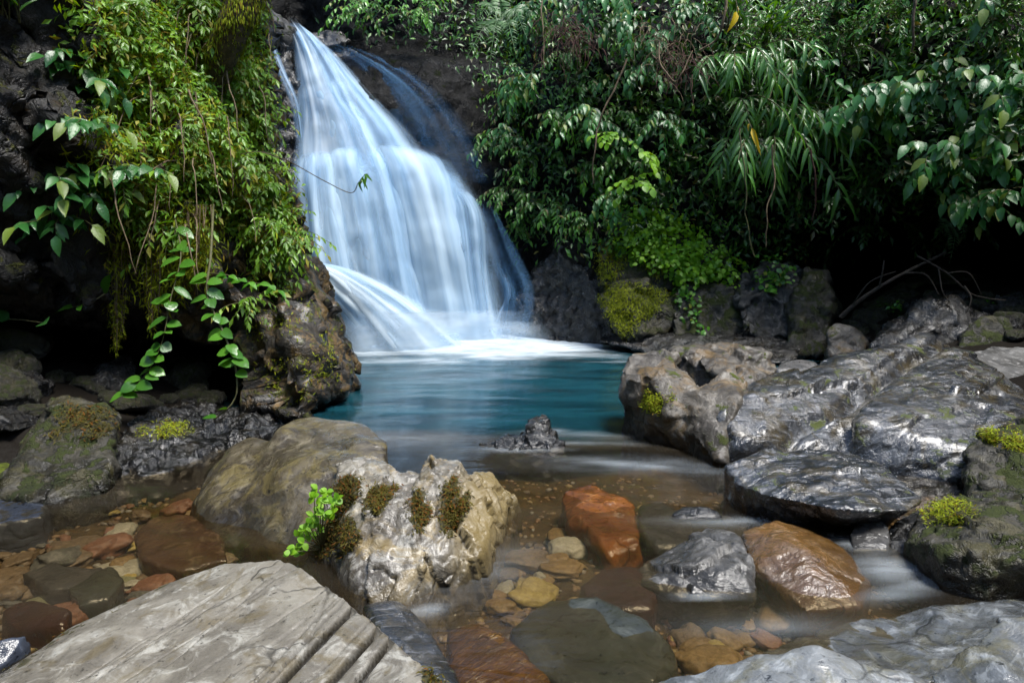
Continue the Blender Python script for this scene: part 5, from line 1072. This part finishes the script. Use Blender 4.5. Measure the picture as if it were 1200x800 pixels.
# loose dark stones on the two shaded banks
bank_m = []
for k in range(5):
    m_ = pebble_mesh(200+k*7); m_.materials.append(M['dark'] if k % 2 else M['mossy']); bank_m.append(m_)
for poly, cnt, lab, grp in [([(0, 440), (150, 425), (300, 420), (330, 490), (230, 490), (140, 480), (120, 470), (40, 490), (0, 500)], 34, 'dark stone lying on the black floor of the cave', 'dark stones on the cave floor'),
                            ([(975, 385), (1020, 372), (1100, 350), (1190, 350), (1200, 400), (1140, 400), (1100, 390), (1020, 410)], 38, 'dark stone lying on the bank inside the right recess', 'dark stones in the right recess')]:
    made = 0
    while made < cnt:
        x0 = random.uniform(0, 1200); y0 = random.uniform(340, 500)
        if not in_poly(x0, y0, poly): continue
        h = cast(['bed', 'f7'], x0, y0)
        if h is None: continue
        sz = random.uniform(.08, .26); o = bpy.data.objects.new('stone', bank_m[made % 5]); COL.objects.link(o)
        o.location = tuple(h[0]+np.array([0, 0, sz*.2])); o.scale = (sz, sz, sz*random.uniform(.9, 1.6)); o.rotation_euler = (random.uniform(-.4, .4), random.uniform(-.4, .4), random.uniform(0, 6.28)); tag(o, lab, 'stone', grp); made += 1
# ------------------------------------------------------------------ wooded slopes that close the gorge round the viewer
HS = [(9.4, -3.5), (9.0, -6.5), (5.5, -9), (0, -10), (-5.5, -9), (-9, -6), (-9.2, -2), (-9.2, 3)]
n1_, n2_ = 90, 40; hp = spline(HS, n1_); zz = np.linspace(-1, 9, n2_)
c0 = np.array([0, 1.0]); dirs = hp-c0; dirs /= np.linalg.norm(dirs, axis=1)[:, None]
V = np.array([[*(hp[j]+dirs[j]*max(0, z)*.22), z] for z in zz for j in range(n1_)]); i = np.arange(n1_*n2_).reshape(n2_, n1_)
Q = np.stack([i[:-1, :-1].ravel(), i[:-1, 1:].ravel(), i[1:, 1:].ravel(), i[1:, :-1].ravel()], 1)
me = mesh_np('hillside', V, Q); set_v(me, V+get_n(me)*(fbm(V*.5, 4, 77)*.7)[:, None]); hs = link('hillside', me, M['cliff']); tag(hs, kind='structure')
lv = Leaves(); Vh = get_v(me)
for k in range(5200):
    p = Vh[random.randrange(len(Vh))]+np.array([random.gauss(0, .3) for _ in range(3)]); inw = np.array([-p[0], 1-p[1], 0]); inw /= np.linalg.norm(inw)
    lv.add(p+inw*random.uniform(.1, .8), inw+np.array([random.gauss(0, .6), random.gauss(0, .6), -.8]), inw*.6+np.array([0, 0, 1]), random.uniform(.25, .5), random.uniform(.12, .22), 'ovs')
o = link('woodland', lv.mesh('woodland'), M['lf_mid']); tag(o, kind='stuff')
# ------------------------------------------------------------------ sky, sun, camera
W = bpy.data.worlds.new('World'); S.world = W; W.use_nodes = True
nt = W.node_tree; bg = nt.nodes['Background']
sky = nt.nodes.new('ShaderNodeTexSky'); sky.sky_type = 'NISHITA'; sky.sun_disc = False
sd = Vector((.33, -.24, 1.0)).normalized()
el = math.asin(sd.z); az = math.atan2(sd.x, sd.y)
sky.sun_elevation = el; sky.sun_rotation = az; sky.air_density = 1.2; sky.dust_density = 1.0
nt.links.new(sky.outputs[0], bg.inputs[0]); bg.inputs[1].default_value = .06
ld = bpy.data.lights.new('sun', 'SUN'); ld.energy = 1.5; ld.angle = math.radians(18); ld.color = (1, .97, .92)
lo_ = bpy.data.objects.new('sun', ld); COL.objects.link(lo_); lo_.rotation_euler = (-sd).to_track_quat('-Z', 'Y').to_euler()
cd = bpy.data.cameras.new('camera'); cd.sensor_width = 36; cd.lens = 36*F/1200; cd.clip_end = 1000; cd.clip_start = .05
co_ = bpy.data.objects.new('camera', cd); COL.objects.link(co_); co_.location = (0, 0, CAMH); co_.rotation_euler = (PI/2-PITCH, 0, 0)
S.camera = co_
S.view_settings.view_transform = 'Standard'; S.view_settings.look = 'None'; S.view_settings.gamma = 1; S.view_settings.exposure = 2.0
S.cycles.max_bounces = 6; S.cycles.transparent_max_bounces = 24; S.cycles.diffuse_bounces = 2; S.cycles.caustics_reflective = False; S.cycles.caustics_refractive = False
S.cycles.use_denoising = True; S.cycles.sample_clamp_indirect = 6

S.cycles.glossy_bounces = 2; S.cycles.transmission_bounces = 2; S.cycles.use_adaptive_sampling = True; S.cycles.adaptive_threshold = .03
